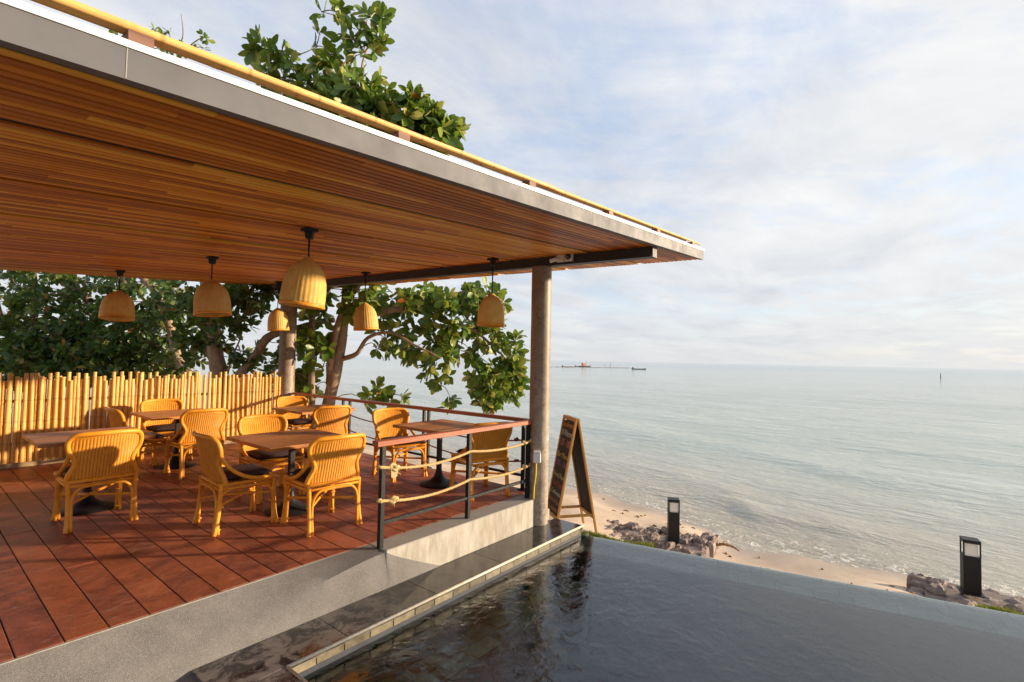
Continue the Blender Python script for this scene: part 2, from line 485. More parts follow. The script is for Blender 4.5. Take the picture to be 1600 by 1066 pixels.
leaf_mat('leaf_green', [(0., (.055, .125, .018)), (.35, (.105, .200, .026)), (.7, (.185, .270, .034)), (.90, (.32, .34, .06)), (.962, (.50, .45, .12)), (.988, (.50, .45, .12)), (.992, (.38, .13, .02)), (1., (.42, .12, .02))])
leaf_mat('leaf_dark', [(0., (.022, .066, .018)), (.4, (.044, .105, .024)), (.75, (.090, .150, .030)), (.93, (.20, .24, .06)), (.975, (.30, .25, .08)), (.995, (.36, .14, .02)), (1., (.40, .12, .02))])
leaf_mat('grass_blade', [(0., (.09, .13, .012)), (.5, (.17, .21, .02)), (.85, (.27, .27, .03)), (1., (.34, .24, .06))], .3)


def sand_mat():
    m, t, b = material('sand')
    g = t.new('NewGeometry'); v = g.outputs['Position']; x, y, z = t.sep(v)
    n = t.noise(v, 3., 7, .62); n2 = t.noise(v, 42, 5, .7); n3 = t.noise(v, .9, 4)
    col = t.mix(t.ramp(n, [(.3, 0.), (.7, 1.)]), (.44, .33, .235), (.58, .47, .36))
    col = t.mix(t.math('MULTIPLY', t.ramp(n2, [(.60, 0.), (.72, 1.)]), .55), col, (.17, .10, .07))
    wet = t.ramp(t.math('ADD', z, t.math('MULTIPLY', n3, .08)), [(0., 1.), (.0001, 1.), (1., 0.)])
    mr = t.new('MapRange'); t.put(mr, 0, t.math('ADD', z, t.math('MULTIPLY', n3, .10))); mr.inputs[1].default_value = -1.03; mr.inputs[2].default_value = -.86; mr.inputs[3].default_value = 1; mr.inputs[4].default_value = 0
    wet = mr.outputs[0]
    col = t.mix(wet, col, (.30, .235, .18))
    t.put(b, 'Base Color', col); t.put(b, 'Roughness', t.math('SUBTRACT', .9, t.math('MULTIPLY', wet, .6)))
    bump(t, b, t.math('ADD', n, t.math('MULTIPLY', n2, .3)), .5, .02)
sand_mat()


def sea_mat():
    m, t, b = material('sea_water')
    g = t.new('NewGeometry'); v = g.outputs['Position']
    at = t.new('Attribute'); at.attribute_name = 'shore'   # metres from the waterline, saturating
    sh = at.outputs['Fac']
    vm = t.new('Mapping'); t.l.new(v, vm.inputs[0]); vm.inputs['Rotation'].default_value = (0, 0, radians(-14)); vm.inputs['Scale'].default_value = (1., .38, 1)
    wv = vm.outputs[0]
    h1 = t.noise(wv, .55, 4, .55, .3); h2 = t.noise(wv, 2.3, 5, .6, .4); h3 = t.noise(wv, 9., 5, .65, .3)
    hh = t.math('ADD', t.math('MULTIPLY', h1, 1.3), t.math('ADD', t.math('MULTIPLY', h2, .62), t.math('MULTIPLY', h3, .20)))
    deep = t.mix(t.ramp(t.noise(v, .05, 4), [(.35, 0.), (.65, 1.)]), (.43, .475, .425), (.53, .57, .505))
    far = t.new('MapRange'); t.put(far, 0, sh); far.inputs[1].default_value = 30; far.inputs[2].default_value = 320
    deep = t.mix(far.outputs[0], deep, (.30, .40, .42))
    mr = t.new('MapRange'); t.put(mr, 0, t.math('ADD', sh, t.math('MULTIPLY', t.math('SUBTRACT', t.noise(v, .8, 4), .5), 3.))); mr.inputs[1].default_value = .0; mr.inputs[2].default_value = 7.
    col = t.mix(mr.outputs[0], (.42, .38, .30), deep)
    # foam: lacy bands at the water's edge
    wb = t.noise(t.scaled(wv, (1, 1, 1)), 1.1, 4, .55, .6)
    d2 = t.math('ADD', sh, t.math('MULTIPLY', t.math('SUBTRACT', wb, .5), 1.5))
    band = t.ramp(t.math('MULTIPLY', d2, .5), [(0., .8), (.16, .95), (.32, .4), (.6, .25), (1., 0.)])
    lace = t.ramp(t.noise(v, 9., 6, .7, .8), [(.50, 0.), (.62, 1.)])
    foam = t.math('MULTIPLY', band, lace)
    col = t.mix(foam, col, (.75, .73, .70))
    t.put(b, 'Base Color', col)
    t.put(b, 'Roughness', t.math('ADD', .09, t.math('MULTIPLY', foam, .6)))
    b.inputs['IOR'].default_value = 1.33
    bump(t, b, t.math('ADD', hh, t.math('MULTIPLY', foam, .1)), .7, .25)
sea_mat()


def pool_water_mat():
    m, t, b = material('pool_water')
    v = t.new('NewGeometry').outputs['Position']
    n1 = t.noise(v, 2.2, 4, .5, .4); n2 = t.noise(v, 8.5, 5, .6, .5)
    # livelier water close to the inlet, calm further out
    x, y, z = t.sep(v)
    dx = t.math('SUBTRACT', x, 2.7); dy = t.math('SUBTRACT', y, 1.9)
    dist = t.math('SQRT', t.math('ADD', t.math('MULTIPLY', dx, dx), t.math('MULTIPLY', dy, dy)))
    amp = t.ramp(t.math('MULTIPLY', dist, .25), [(0., 1.), (.3, .8), (.62, .30), (1., .34)])
    h = t.math('MULTIPLY', amp, t.math('ADD', t.math('MULTIPLY', n1, .8), t.math('MULTIPLY', n2, .42)))
    bp = t.new('Bump'); bp.inputs['Strength'].default_value = .4; bp.inputs['Distance'].default_value = .05; t.l.new(h, bp.inputs['Height'])
    fr = t.new('Fresnel'); fr.inputs['IOR'].default_value = 1.7; t.l.new(bp.outputs[0], fr.inputs['Normal'])
    gl = t.new('BsdfGlossy'); gl.inputs['Roughness'].default_value = .07; t.put(gl, 'Color', (1., 1., 1.)); t.l.new(bp.outputs[0], gl.inputs['Normal'])
    tr = t.new('BsdfTransparent'); t.put(tr, 0, (.70, .80, .76))
    mx = t.new('MixShader'); t.l.new(fr.outputs[0], mx.inputs[0]); t.l.new(tr.outputs[0], mx.inputs[1]); t.l.new(gl.outputs[0], mx.inputs[2])
    t.l.new(mx.outputs[0], t.n['Material Output'].inputs[0])
pool_water_mat()

for nm, c in (('chalk_orange', (.62, .27, .06)), ('chalk_white', (.50, .52, .47)), ('chalk_pink', (.50, .24, .20)), ('chalk_yellow', (.55, .42, .12)), ('chalk_purple', (.30, .14, .24)), ('chalk_green', (.45, .47, .20)), ('chalk_red', (.42, .09, .07))):
    surf(nm, tuple(min(.9, q * 1.5) for q in c), tuple(q * .7 for q in c), 90, .95, bmp=0, spec=.1)

# ------------------------------------------------------------------ sea and beach
SEA = -1.05
SHORE = [(-14, 9.6), (-4, 8.6), (0, 8.1), (1, 7.85), (2, 7.8), (2.7, 8.3), (3.9, 8.55), (4.8, 9.0), (9.2, 9.0), (13.2, 9.4), (23, 12.7), (45, 22)]
SHY = np.array([q[0] for q in SHORE]); SHX = np.array([q[1] for q in SHORE])
def shore_x(y): return np.interp(y, SHY, SHX) + .12 * np.sin(np.asarray(y) * 2.1) + .07 * np.sin(np.asarray(y) * 5.3 + 1)


def grid_object(name, X, Y, Z, mat, attr=None, parent=None):
    nu, nv = X.shape
    me = bpy.data.meshes.new(name)
    co_ = np.stack([X, Y, Z], -1).reshape(-1, 3).astype(np.float32)
    i = np.arange(nu * nv).reshape(nu, nv)
    q = np.stack([i[:-1, :-1], i[1:, :-1], i[1:, 1:], i[:-1, 1:]], -1).reshape(-1, 4)
    me.vertices.add(len(co_)); me.vertices.foreach_set('co', co_.ravel())
    me.loops.add(q.size); me.loops.foreach_set('vertex_index', q.ravel().astype(np.int32))
    me.polygons.add(len(q)); me.polygons.foreach_set('loop_start', (np.arange(len(q)) * 4).astype(np.int32))
    me.update(calc_edges=True)
    if attr is not None:
        a = me.attributes.new(attr[0], 'FLOAT', 'POINT'); a.data.foreach_set('value', attr[1].ravel().astype(np.float32))
    me.materials.append(mat); me.shade_smooth()
    return link(name, me, parent)


def sea():
    th = np.linspace(-pi, pi, 421)
    r = np.concatenate([np.linspace(.5, 5, 6), np.geomspace(5.4, 9000, 250)])
    R, T = np.meshgrid(r, th, indexing='ij')
    X = R * np.cos(T); Y = R * np.sin(T)
    sh0 = X - shore_x(Y); sh = np.maximum(sh0, -3.)
    far = np.clip(1 - R / 140, 0, 1) ** 1.5
    shoal = np.clip((sh + .2) / 4., .05, 1)
    ph = X * .95 + Y * -.28
    Z = .045 * np.sin(ph * 1.35 + .8 * np.sin(Y * .31) + .5 * np.sin(X * .17 + Y * .12)) + .03 * np.sin(ph * 2.3 + 1.3 * np.sin(Y * .55 + 2)) + .018 * np.sin(ph * 4.1 + 1.7 * np.sin(Y * .9))
    Z = SEA + Z * far * shoal
    # one low breaker rolling in
    Z += .07 * np.exp(-((sh - 1.5 - .35 * np.sin(Y * .8)) / .28) ** 2) * np.clip(np.sin(Y * .55 + .6), 0, 1) * (R < 60)
    Z = np.where(sh0 < -2.3, -3.5, Z)      # the sheet dips away below the land
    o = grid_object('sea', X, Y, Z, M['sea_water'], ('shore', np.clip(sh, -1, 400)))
    tag(o, 'pale grey green sea running out to the horizon', None, None, 'structure')
sea()

WEIR0, WEIR1 = Vector((5.07, 2.962, 0)), Vector((6.30, -2.75, 0))    # outer lip of the overflow edge
def weir_x(y): return WEIR0.x + (WEIR1.x - WEIR0.x) * (WEIR0.y - y) / (WEIR0.y - WEIR1.y)


def beach_z(x, y):
    d = shore_x(y) - x
    z = SEA + .17 * d + .04 * np.sin(x * 2.3 + y) * np.clip(d, 0, 1) + .03 * np.sin(y * 3.1 - x * 1.7) * np.clip(d, 0, 1)
    return np.where(z > -.53, -.53 + (z + .53) * .08, z)


def beach():
    for y0, y1, xb, n in ((-14., 2.962, None, 150), (2.962, 9.62, 4.96, 70), (9.62, 46., -14., 120)):
        ys = np.linspace(y0, y1, n); rows = []
        nu = 110
        X = np.zeros((n, nu)); Y = np.zeros((n, nu))
        for i, y in enumerate(ys):
            a = (weir_x(max(y, WEIR1.y)) + .004) if xb is None else xb
            X[i] = a + (float(shore_x(y)) + 6 - a) * np.linspace(0, 1, nu) ** (1. if xb != -14. else 1.); Y[i] = y
        Z = beach_z(X, Y)
        yield X, Y, Z
parts = list(beach())
bo = None
for i, (X, Y, Z) in enumerate(parts):
    o = grid_object('beach_sand' if i else 'beach', X, Y, Z, M['sand'], None, bo)
    if bo is None: bo = tag(o, 'strip of pale sand sloping down to the sea', None, None, 'structure')

# ------------------------------------------------------------------ terrace deck
DECK_X0, DECK_X1, DECK_Y0, DECK_Y1 = -2.24, 4.955, 3.60, 9.60
deck = MB().box(((DECK_X0 + DECK_X1) / 2, (DECK_Y0 + DECK_Y1) / 2 + .004, -.62), (DECK_X1 - DECK_X0, DECK_Y1 - DECK_Y0 - .02, 1.2)).build('deck', M['concrete_plain'])
tag(deck, 'red brown plank deck of the dining terrace', None, None, 'structure')
PW = .1935
pm = {}
k0 = round((DECK_X0 - .460) / PW)
for k in range(k0, 24):
    x0 = .460 + k * PW
    if x0 + PW > DECK_X1 + .02: break
    y = DECK_Y0; first = True
    while y < DECK_Y1 - .05:
        L = random.choice((1.2, 1.2, 1.8, 2.4)) if not first else random.choice((.6, 1.2, 1.8, 2.4, 2.4))
        if x0 > 2.55 and first: L = random.choice((.55, .75, .95, 1.2))
        if x0 > 2.55 and not first: L = random.choice((.9, 1.2))
        L = min(L, DECK_Y1 - y); first = False
        if DECK_Y1 - y - L < .3: L = DECK_Y1 - y
        L = round(L, 2)
        if L not in pm:
            pm[L] = MB().box((0, L / 2, -.012), (PW - .007, L - .005, .024), bevel=.003).mesh('plank', M['deck_plank'])
        link('plank', pm[L], deck, (x0 + PW / 2, y, 0))
        y += L
# narrow light cement edge in front of the planks
MB().box(((DECK_X0 + 2.585) / 2, DECK_Y0 - .008, -.012), (2.585 - DECK_X0, .016, .02)).build('edge_strip', M['plaster_wall'], deck)

# washed-gravel apron falling from the deck to the pool coping
COP_Z, COP_Y1, COP_Y0 = -.295, 3.335, 2.955
def apron():
    mb = MB(); rows = []
    e = (COP_Y1 + .004, COP_Z - .02)
    straight = [(3.586, -.004), (3.50, -.103), (3.43, -.183), (3.38, -.24), e]
    proud = [(3.586, -.002), (3.47, -.006), (3.366, -.014), (3.350, -.150), e]
    for x in [DECK_X0, -1, 0, .6, 1.186] + [1.4 + .08 * i for i in range(15)] + [2.588]:
        f = min(max((x - 1.4) / 1.19, 0), 1); f = f * f * (3 - 2 * f)
        rows.append([(x, p[0] + (q[0] - p[0]) * f, p[1] + (q[1] - p[1]) * f) for p, q in zip(straight, proud)])
    for i in range(9):
        f = i / 8; x = 2.592 + .60 * f; zt = -.014 + (COP_Z + .010) * f ** .9; yt = 3.3575
        rows.append([(x, yt + (e[0] - yt) * k, zt + (e[1] - zt) * k) for k in (0, .001, .002, .43, 1.)])
    n = 5
    for r_ in rows: mb.v += r_
    for i in range(len(rows) - 1):
        for j in range(n - 1): mb.f.append((i * n + j, i * n + j + 1, (i + 1) * n + j + 1, (i + 1) * n + j))
    b0 = len(mb.v)
    mb.add([(DECK_X0, COP_Y1 + .005, COP_Z - .02), (1.186, COP_Y1 + .005, COP_Z - .02), (1.186, -4, COP_Z - .02), (DECK_X0, -4, COP_Z - .02)], [(0, 3, 2, 1)])
    o = mb.build('concrete_apron', M['washed_gravel'], None, 50)
    tag(o, 'grey washed gravel concrete strip between deck and pool', None, None, 'structure')
apron()

# low plastered wall under the front railing
t = thing('low_wall', 'cream plastered low wall below the rope railing', 'wall', (2.59, 3.36, 0))
MB().box((1.09, .118, -.31), (2.18, .236, .62), bevel=.008).build('wall_face', M['plaster_wall'], t)
MB().box((2.275, .14, -.39), (.18, .26, .43), bevel=.006).build('foot_block', M['plaster_wall'], t)

# ------------------------------------------------------------------ swimming pool
POOL_Z = -.415
pool = thing('swimming_pool', None, None); pool['kind'] = 'structure'; pool['label'] = 'dark tiled infinity pool with still water'
sh = MB()
sh.box((3.105, 3.15, -1.14), (3.81, .36, 1.60)); sh.box((1.375, .2, -1.2), (.36, 5.2, 1.6)); sh.box((3.6, .2, -2.02), (5., 6.2, .06))
sh.build('pool_shell', M['pool_shell'], pool)
# coping slabs, 0.8 m each
xs = [1.186, 1.99, 2.79, 3.60, 4.40, 5.02]
for a, b_ in zip(xs[:-1], xs[1:]):
    MB().box(((a + b_) / 2, (COP_Y0 + COP_Y1) / 2, COP_Z - .02), (b_ - a - .003, COP_Y1 - COP_Y0, .04), bevel=.002).build('coping_slab', M['dark_granite'], pool)
y = COP_Y0 - .003
while y > -2.5:
    MB().box((1.375, y - .4, COP_Z - .02), (.378, .797, .04), bevel=.002).build('coping_slab', M['dark_granite'], pool); y -= .8
# worn bullnose
MB().tube([(1.565, COP_Y0 - .002, COP_Z - .006), (5.02, COP_Y0 - .002, COP_Z - .006)], .0125, 8).build('coping_nosing', M['coping_nosing'], pool, True)
MB().tube([(1.566, COP_Y0 - .01, COP_Z - .006), (1.566, -2.5, COP_Z - .006)], .0125, 8).build('coping_nosing', M['coping_nosing'], pool, True)
# row of edge tiles above the waterline, pool tiles below, bench tiles
tm = {}
def tile(kind, w_, d_, h_, mat, loc):
    key = (kind, w_, d_, h_)
    if key not in tm: tm[key] = MB().box((0, 0, 0), (w_, d_, h_), bevel=.003).mesh(kind, mat)
    return link(kind, tm[key], pool, loc)
TW = .30
for i in range(12):
    tile('edge_tile', TW / 1.5 - .004, .012, .052, M['edge_tile'], (1.66 + i * .20, COP_Y0 + .004, COP_Z - .052))
for i in range(12, 17):
    tile('edge_tile', TW / 1.5 - .004, .012, .052, M['edge_tile'], (1.66 + i * .20, COP_Y0 + .004, COP_Z - .052))
for j in range(3):
    for i in range(12):
        tile('wall_tile', TW - .006, .012, .13, M['pool_tile'], (1.71 + i * TW + (.15 if j % 2 else 0), COP_Y0 + .004, COP_Z - .187 - j * .136))
BENCH_Z = -.73
MB().box((3.3, 2.80, BENCH_Z - .27), (3.48, .32, .5)).build('bench', M['pool_shell'], pool)
for j in range(2):
    for i in range(12):
        tile('bench_tile', TW - .006, .152, .012, M['bench_tile'], (1.72 + i * TW + (.15 if j else 0), 2.87 - j * .158, BENCH_Z))
# overflow ledge: pale tiles just under the water along the far lip
wd = (WEIR1 - WEIR0).normalized(); wn_ = Vector((wd.y, -wd.x, 0)) * 1.0
if wn_.x > 0: wn_ = -wn_
LED = (WEIR1 - WEIR0).length
rotw = Matrix((wd, -wn_, Vector((0, 0, 1)))).transposed()
ang = math.atan2(wd.y, wd.x)
mid = (WEIR0 + WEIR1) / 2
MB().box(mid + wn_ * .26 + Vector((0, 0, -1.236)), (LED, .50, 1.6), rotw).build('overflow_wall', M['pool_shell'], pool)
lm = [MB().box((0, 0, 0), (L_, .146, .012), bevel=.002).mesh('ledge_tile', M['ledge_tile']) for L_ in (.296, .196, .396)]
for r_ in range(3):
    s_ = .02 + random.random() * .1
    while s_ < LED - .1:
        q = random.randrange(3); L_ = (.30, .20, .40)[q]
        p = WEIR0 + wd * (s_ + L_ / 2) + wn_ * (.085 + r_ * .15)
        o = link('ledge_tile', lm[q], pool, (p.x, p.y, POOL_Z - .012 - random.random() * .003)); o.rotation_euler = (0, 0, ang)
        s_ += L_
# lip
MB().box(mid + wn_ * .006 + Vector((0, 0, POOL_Z - .10)), (LED, .012, .19), rotw).build('lip', M['ledge_tile'], pool)
def pool_surface():
    n = 90; mb = MB(); vs = []
    a0, a1 = Vector((1.567, COP_Y0 - .002, 0)), Vector((WEIR0.x - .01, COP_Y0 - .002, 0))
    b0, b1 = Vector((1.567, -2.7, 0)), Vector((WEIR1.x - .012, -2.7, 0))
    mb.add([(p.x, p.y, POOL_Z) for p in (a0, a1, b1, b0)], [(0, 3, 2, 1)])
    return mb.build('water_surface', M['pool_water'], pool)
pool_surface()

# ------------------------------------------------------------------ stones, grass and driftwood beyond the pool
def stone_mesh(rx, ry, h):
    n = random.randint(7, 10); rings = []
    ks = [random.uniform(.70, 1.15) for _ in range(n)]; an = [2 * pi * (j + random.uniform(-.3, .3)) / n for j in range(n)]
    mb = MB()
    for sc, z in ((1., -h), (1.05, -h * .4), (.98, -.022), (.78, .0), (.40, .012)):
        mb.v += [(rx * sc * k * random.uniform(.93, 1.07) * cos(a), ry * sc * k * random.uniform(.93, 1.07) * sin(a), z + random.uniform(-.013, .013)) for k, a in zip(ks, an)]
    for i in range(4):
        mb.f += [(i * n + j, i * n + (j + 1) % n, i * n + n + (j + 1) % n, i * n + n + j) for j in range(n)]
    mb.f += [tuple(range(n - 1, -1, -1)), tuple(range(4 * n, 5 * n))]
    return mb.mesh('stone', M['stone'])
def stone_wall(label, y0, y1, width, zt, seed, off=.12, k=1.):
    random.seed(seed)
    t = thing('stone_wall', label, 'stone wall', (weir_x((y0 + y1) / 2) + off, (y0 + y1) / 2, zt))
    ox, oy, oz = t.location
    y = y0
    core = MB(); pts = []
    core.box((width / 2 + (weir_x(y0) - weir_x(y1)) * 0, 0, -.32), (width * .78, (y1 - y0) * .96, .6)).build('wall_core', M['stone'], t)
    while y < y1 - .05:
        x = 0.; ry = random.uniform(.05, .11) * k
        while x < width:
            rx = random.uniform(.06, .17) * k
            link('stone', stone_mesh(rx, ry, random.uniform(.10, .25)), t, (weir_x(y) + off + x + rx * .8 - ox, y + ry * .8 - oy + random.uniform(-.03, .03), random.uniform(-.045, .02)))
            x += rx * 1.62
        y += ry * 1.55
    return t
stone_wall('low wall of mottled stones between the chalkboard and the driftwood', 2.02, 4.2, .70, -.725, 3, .92, .95)
stone_wall('reddish rubble wall of flat stones under the bollard light, away from the driftwood', -2.6, -.02, .92, -.79, 4, .68, 1.5)
random.seed(21)
def grass(name, label, poly_y0, poly_y1, off0, off1, n):
    vs = []; fs = []
    for _ in range(n):
        y = random.uniform(poly_y0, poly_y1); x = weir_x(y) + random.uniform(off0, off1) + .05 * sin(y * 9)
        h = random.uniform(.03, .075); a = random.uniform(0, 2 * pi); wv = .004
        lx, ly = random.uniform(-.03, .03), random.uniform(-.03, .03); z0 = -.50 + random.uniform(-.02, .0)
        i = len(vs); dx, dy = wv * cos(a), wv * sin(a)
        vs += [(x - dx, y - dy, z0), (x + dx, y + dy, z0), (x + lx * .5 + dx * .7, y + ly * .5 + dy * .7, z0 + h * .6), (x + lx * .5 - dx * .7, y + ly * .5 - dy * .7, z0 + h * .6), (x + lx, y + ly, z0 + h)]
        fs += [(i, i + 1, i + 2, i + 3), (i + 3, i + 2, i + 4)]
    mb = MB(); mb.v = vs; mb.f = fs
    tag(mb.build(name, M['grass_blade']), label, 'grass', None, 'stuff')
grass('grass_strip', 'yellow green grass strip at the foot of the chalkboard', 2.30, 3.15, .02, .22, 5200)
grass('grass_strip', 'yellow green grass tuft beside the reddish rubble wall', -1.6, -.40, .02, .17, 4200)
p = on_z(1130, 856, -.82); DZ = -.28
t = MB()
pth = smooth_path([(p.x - .10, p.y + .17, -.54 + DZ), (p.x - .03, p.y + .07, -.515 + DZ), (p.x + .02, p.y, -.50 + DZ), (p.x + .06, p.y - .11, -.52 + DZ), (p.x + .03, p.y - .19, -.545 + DZ)], 6)
t.tube(pth, [(.006 + .013 * sin(pi * i / (len(pth) - 1))) * (1 + .25 * sin(i * 2.3)) for i in range(len(pth))], 7)
t.tube([(p.x + .02, p.y, -.497 + DZ), (p.x + .06, p.y + .01, -.475 + DZ), (p.x + .09, p.y - .03, -.485 + DZ)], [.009, .007, .003], 6)
t.tube([(p.x - .03, p.y + .07, -.51 + DZ), (p.x + .02, p.y + .10, -.49 + DZ), (p.x + .03, p.y + .15, -.50 + DZ)], [.008, .006, .003], 6)
tag(t.build('driftwood', M['driftwood'], None, True), 'brown driftwood branch lying on the sand', 'driftwood')
# weathered scraps on the tideline
for i in range(44):
    y = random.uniform(-.2, 4.6); x = float(shore_x(y)) - random.uniform(.35, 1.9)
    z = float(beach_z(np.array(x), np.array(y)))
    mb = MB(); a = random.uniform(0, pi); L = random.uniform(.03, .11)
    mb.tube([(0, 0, .005), (L * cos(a) * .5, L * sin(a) * .5, .012), (L * cos(a), L * sin(a), .004)], [.006, .012, .004], 5)
    tag(mb.build('seaweed', M['driftwood'], None, True, (x, y, z)), 'small brown scrap of seaweed on the sand', 'seaweed', 'seaweed scraps along the tideline')

# ------------------------------------------------------------------ columns
def column(name, label, x, y, r, z0, z1):
    t = thing(name, label, 'column', (x, y, 0))
    prof = [(r * 1.005, z0)] + [(r * (1 + .006 * sin(i * 2.1)), z0 + (z1 - z0) * i / 14) for i in range(1, 14)] + [(r, z1)]
    MB().lathe(prof, 28, close=True).build('shaft', M['column_concrete'], t, 40)
    return t
def roof_z(x, y): return 2.3655 + .0655 * x + .03 * y
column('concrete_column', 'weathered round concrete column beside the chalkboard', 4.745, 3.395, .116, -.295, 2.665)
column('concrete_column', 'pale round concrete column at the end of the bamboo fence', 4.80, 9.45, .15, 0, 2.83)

# ------------------------------------------------------------------ roof
RX0, RX1, RY0, RY1 = -3.0, 6.03, 1.95, 10.45
roof = thing('pavilion_roof', 'overhanging pavilion roof with slatted wooden ceiling and grey steel fascia', 'roof', (0, 0, 0))
ROOF_ROT = Matrix((Vector((1, 0, .0655)).normalized(), Vector((0, 1, .03)).normalized(), Vector((-.0655, -.03, 1)).normalized())).transposed()
RL = (RX1 - RX0) * sqrt(1 + .0655 ** 2)
slat_me = MB().box((0, 0, .012), (RL, .0455, .024), bevel=.004).mesh('ceiling_slat', M['ceiling_wood'])
r4 = ROOF_ROT.to_4x4()
yy = RY0 + .098; i = 0
joints = (2.76, 3.81, 5.07, 6.20, 7.35, 8.50, 9.60)
while yy < RY1 - .02:
    if min(abs(yy - j) for j in joints) > .034:
        m4 = Matrix.Translation(((RX0 + RX1) / 2 + random.uniform(-.004, .004), yy, roof_z((RX0 + RX1) / 2, yy))) @ r4
        link('ceiling_slat', slat_me, roof, None, m4)
    yy += .0575; i += 1
def roof_pt(x, y, dz=0): return Vector((x, y, roof_z(x, y) + dz))
# dark board behind the slats, steel ribs in the wide joints, roofing sheet
def slab(x0, x1, y0, y1, d0, d1):
    vs = [roof_pt(x, y, d) for d in (d0, d1) for (x, y) in ((x0, y0), (x1, y0), (x1, y1), (x0, y1))]
    return MB().add(vs, [(3, 2, 1, 0), (4, 5, 6, 7), (0, 1, 5, 4), (1, 2, 6, 5), (2, 3, 7, 6), (3, 0, 4, 7)])
slab(RX0, RX1 - .01, RY0 + .05, RY1, .026, .040).build('backing_board', M['beam_steel'], roof)
for j in joints:
    slab(RX0, RX1 - .02, j - .020, j + .020, .012, .0255).build('rib', M['beam_steel'], roof)
slab(RX0, RX1, RY0 + .02, RY1 + .02, .105, .125).build('roof_sheet', M['roof_sheet'], roof)
fa = slab(RX0, RX1 + .005, RY0, RY0 + .045, -.004, .098).build('fascia', M['grey_steel'], roof)
slab(RX0, RX1 - .02, RY0 + .0455, RY0 + .072, .004, .0255).build('gap_shade_strip', M['beam_steel'], roof)  # solid dark strip standing in for the shade behind the fascia
for x in (.43, 3.4, 5.35):
    slab(x, x + .003, RY0 - .0015, RY0 + .01, -.002, .097).build('weld', M['concrete_plain'], fa)
slab(RX0, RX1 + .006, RY0 - .006, RY0 + .06, .0985, .122).build('flashing', M['white_paint'], roof)
slab(RX1 - .008, RX1 + .004, RY0 + .05, RY1, .041, .104).build('end_fascia', M['grey_steel'], roof)
# bamboo poles laid along the roof edge on wooden blocks
for bx in (.47, 1.55, 2.62, 3.72, 4.72, 5.72):
    c = roof_pt(bx, RY0 + .06, .144)
    MB().box(c, (.070, .10, .044), ROOF_ROT).build('wood_block', M['block_wood'], roof)
def bamboo(p0, p1, r0, r1, node=.34, n=10, seg_jit=.04):
    p0, p1 = Vector(p0), Vector(p1); L = (p1 - p0).length; pts = []; rs = []
    s_ = 0.
    pts.append(p0); rs.append(r0)
    s_ += node * random.uniform(.3, 1)
    while s_ < L - .02:
        f = s_ / L; r = r0 + (r1 - r0) * f
        for ds, k in ((-.022, 1.), (-.006, 1.10), (.0, 1.02), (.006, 1.12), (.022, 1.)):
            pts.append(p0 + (p1 - p0) * ((s_ + ds) / L)); rs.append(r * k)
        s_ += node * random.uniform(1 - seg_jit, 1 + seg_jit)
    pts.append(p1); rs.append(r1)
    return MB().tube(pts, rs, n)
def roof_bamboo(xa, xb, y, dz, r0, r1):
    a, b_ = roof_pt(xa, y, dz), roof_pt(xb, y, dz); L = (b_ - a).length
    # modelled upright so that the ring pattern follows its own length
    o = bamboo((0, 0, 0), (0, 0, L), r0, r1, .55).build('bamboo_pole', M['bamboo'], roof, 60, a)
    o.rotation_euler = (b_ - a).to_track_quat('Z', 'Y').to_euler()
roof_bamboo(-2.6, 2.9, RY0 + .022, .180, .0145, .0135); roof_bamboo(2.75, RX1 - .02, RY0 + .030, .180, .014, .0105)
roof_bamboo(-2.4, 2.2, RY0 + .056, .175, .0125, .012); roof_bamboo(2.1, 5.6, RY0 + .060, .175, .012, .010)
for k in range(18):       # the rest of the split bamboo behind, seen edge-on
    roof_bamboo(-2.5, RX1 - .1 - random.random() * .3, RY0 + .13 + k * .05, .142, .016, .013)
# steel I-beam over the two columns
def beam():
    y0, y1 = 2.03, 10.55; x = 4.76
    def z0(y): return 2.632 + .0273 * (y - 2.03)
    mb = MB()
    def piece(xa, xb, da, db):
        vs = [(xx, yy_, z0(yy_) + d) for d in (da, db) for (xx, yy_) in ((xa, y0), (xb, y0), (xb, y1), (xa, y1))]
        mb.add(vs, [(3, 2, 1, 0), (4, 5, 6, 7), (0, 1, 5, 4), (1, 2, 6, 5), (2, 3, 7, 6), (3, 0, 4, 7)])
    piece(x - .05, x + .05, 0, .009); piece(x - .032, x + .032, .009, .136); piece(x - .05, x + .05, .136, .1435)
    b_ = mb.build('steel_beam', M['beam_steel'], roof)
    MB().box((x + .012, y0 - .004, z0(y0) + .072), (.10, .008, .142)).build('end_plate', M['grey_steel'], b_)
    return b_
beam()

# cameras and junction boxes on the beam
t = thing('security_camera', 'white bullet security camera with two junction boxes on the steel beam', 'security camera', (4.725, 3.05, 2.735))
for dy in (.055, -.055):
    MB().box((-.02, dy, 0), (.045, .10, .095), bevel=.006).build('junction_box', M['white_plastic'], t)
MB().lathe([(.034, 0), (.036, .008), (.03, .02), (.012, .026)], 16).build('dome_lens', M['black_plastic'], t, 40).matrix_local = Matrix.Translation((-.042, -.058, 0)) @ Matrix.Rotation(-pi / 2, 4, 'Y')
MB().tube([(-.04, .05, -.01), (-.07, .075, -.02), (-.085, .09, -.022)], .009, 8).build('arm', M['white_plastic'], t, True)
MB().tube([(-.075, .075, -.015), (-.11, .145, -.040)], .022, 14).build('camera_body', M['white_plastic'], t, 40)
MB().tube([(-.108, .143, -.0395), (-.1125, .150, -.0415)], .017, 14).build('lens', M['black_plastic'], t, 40)
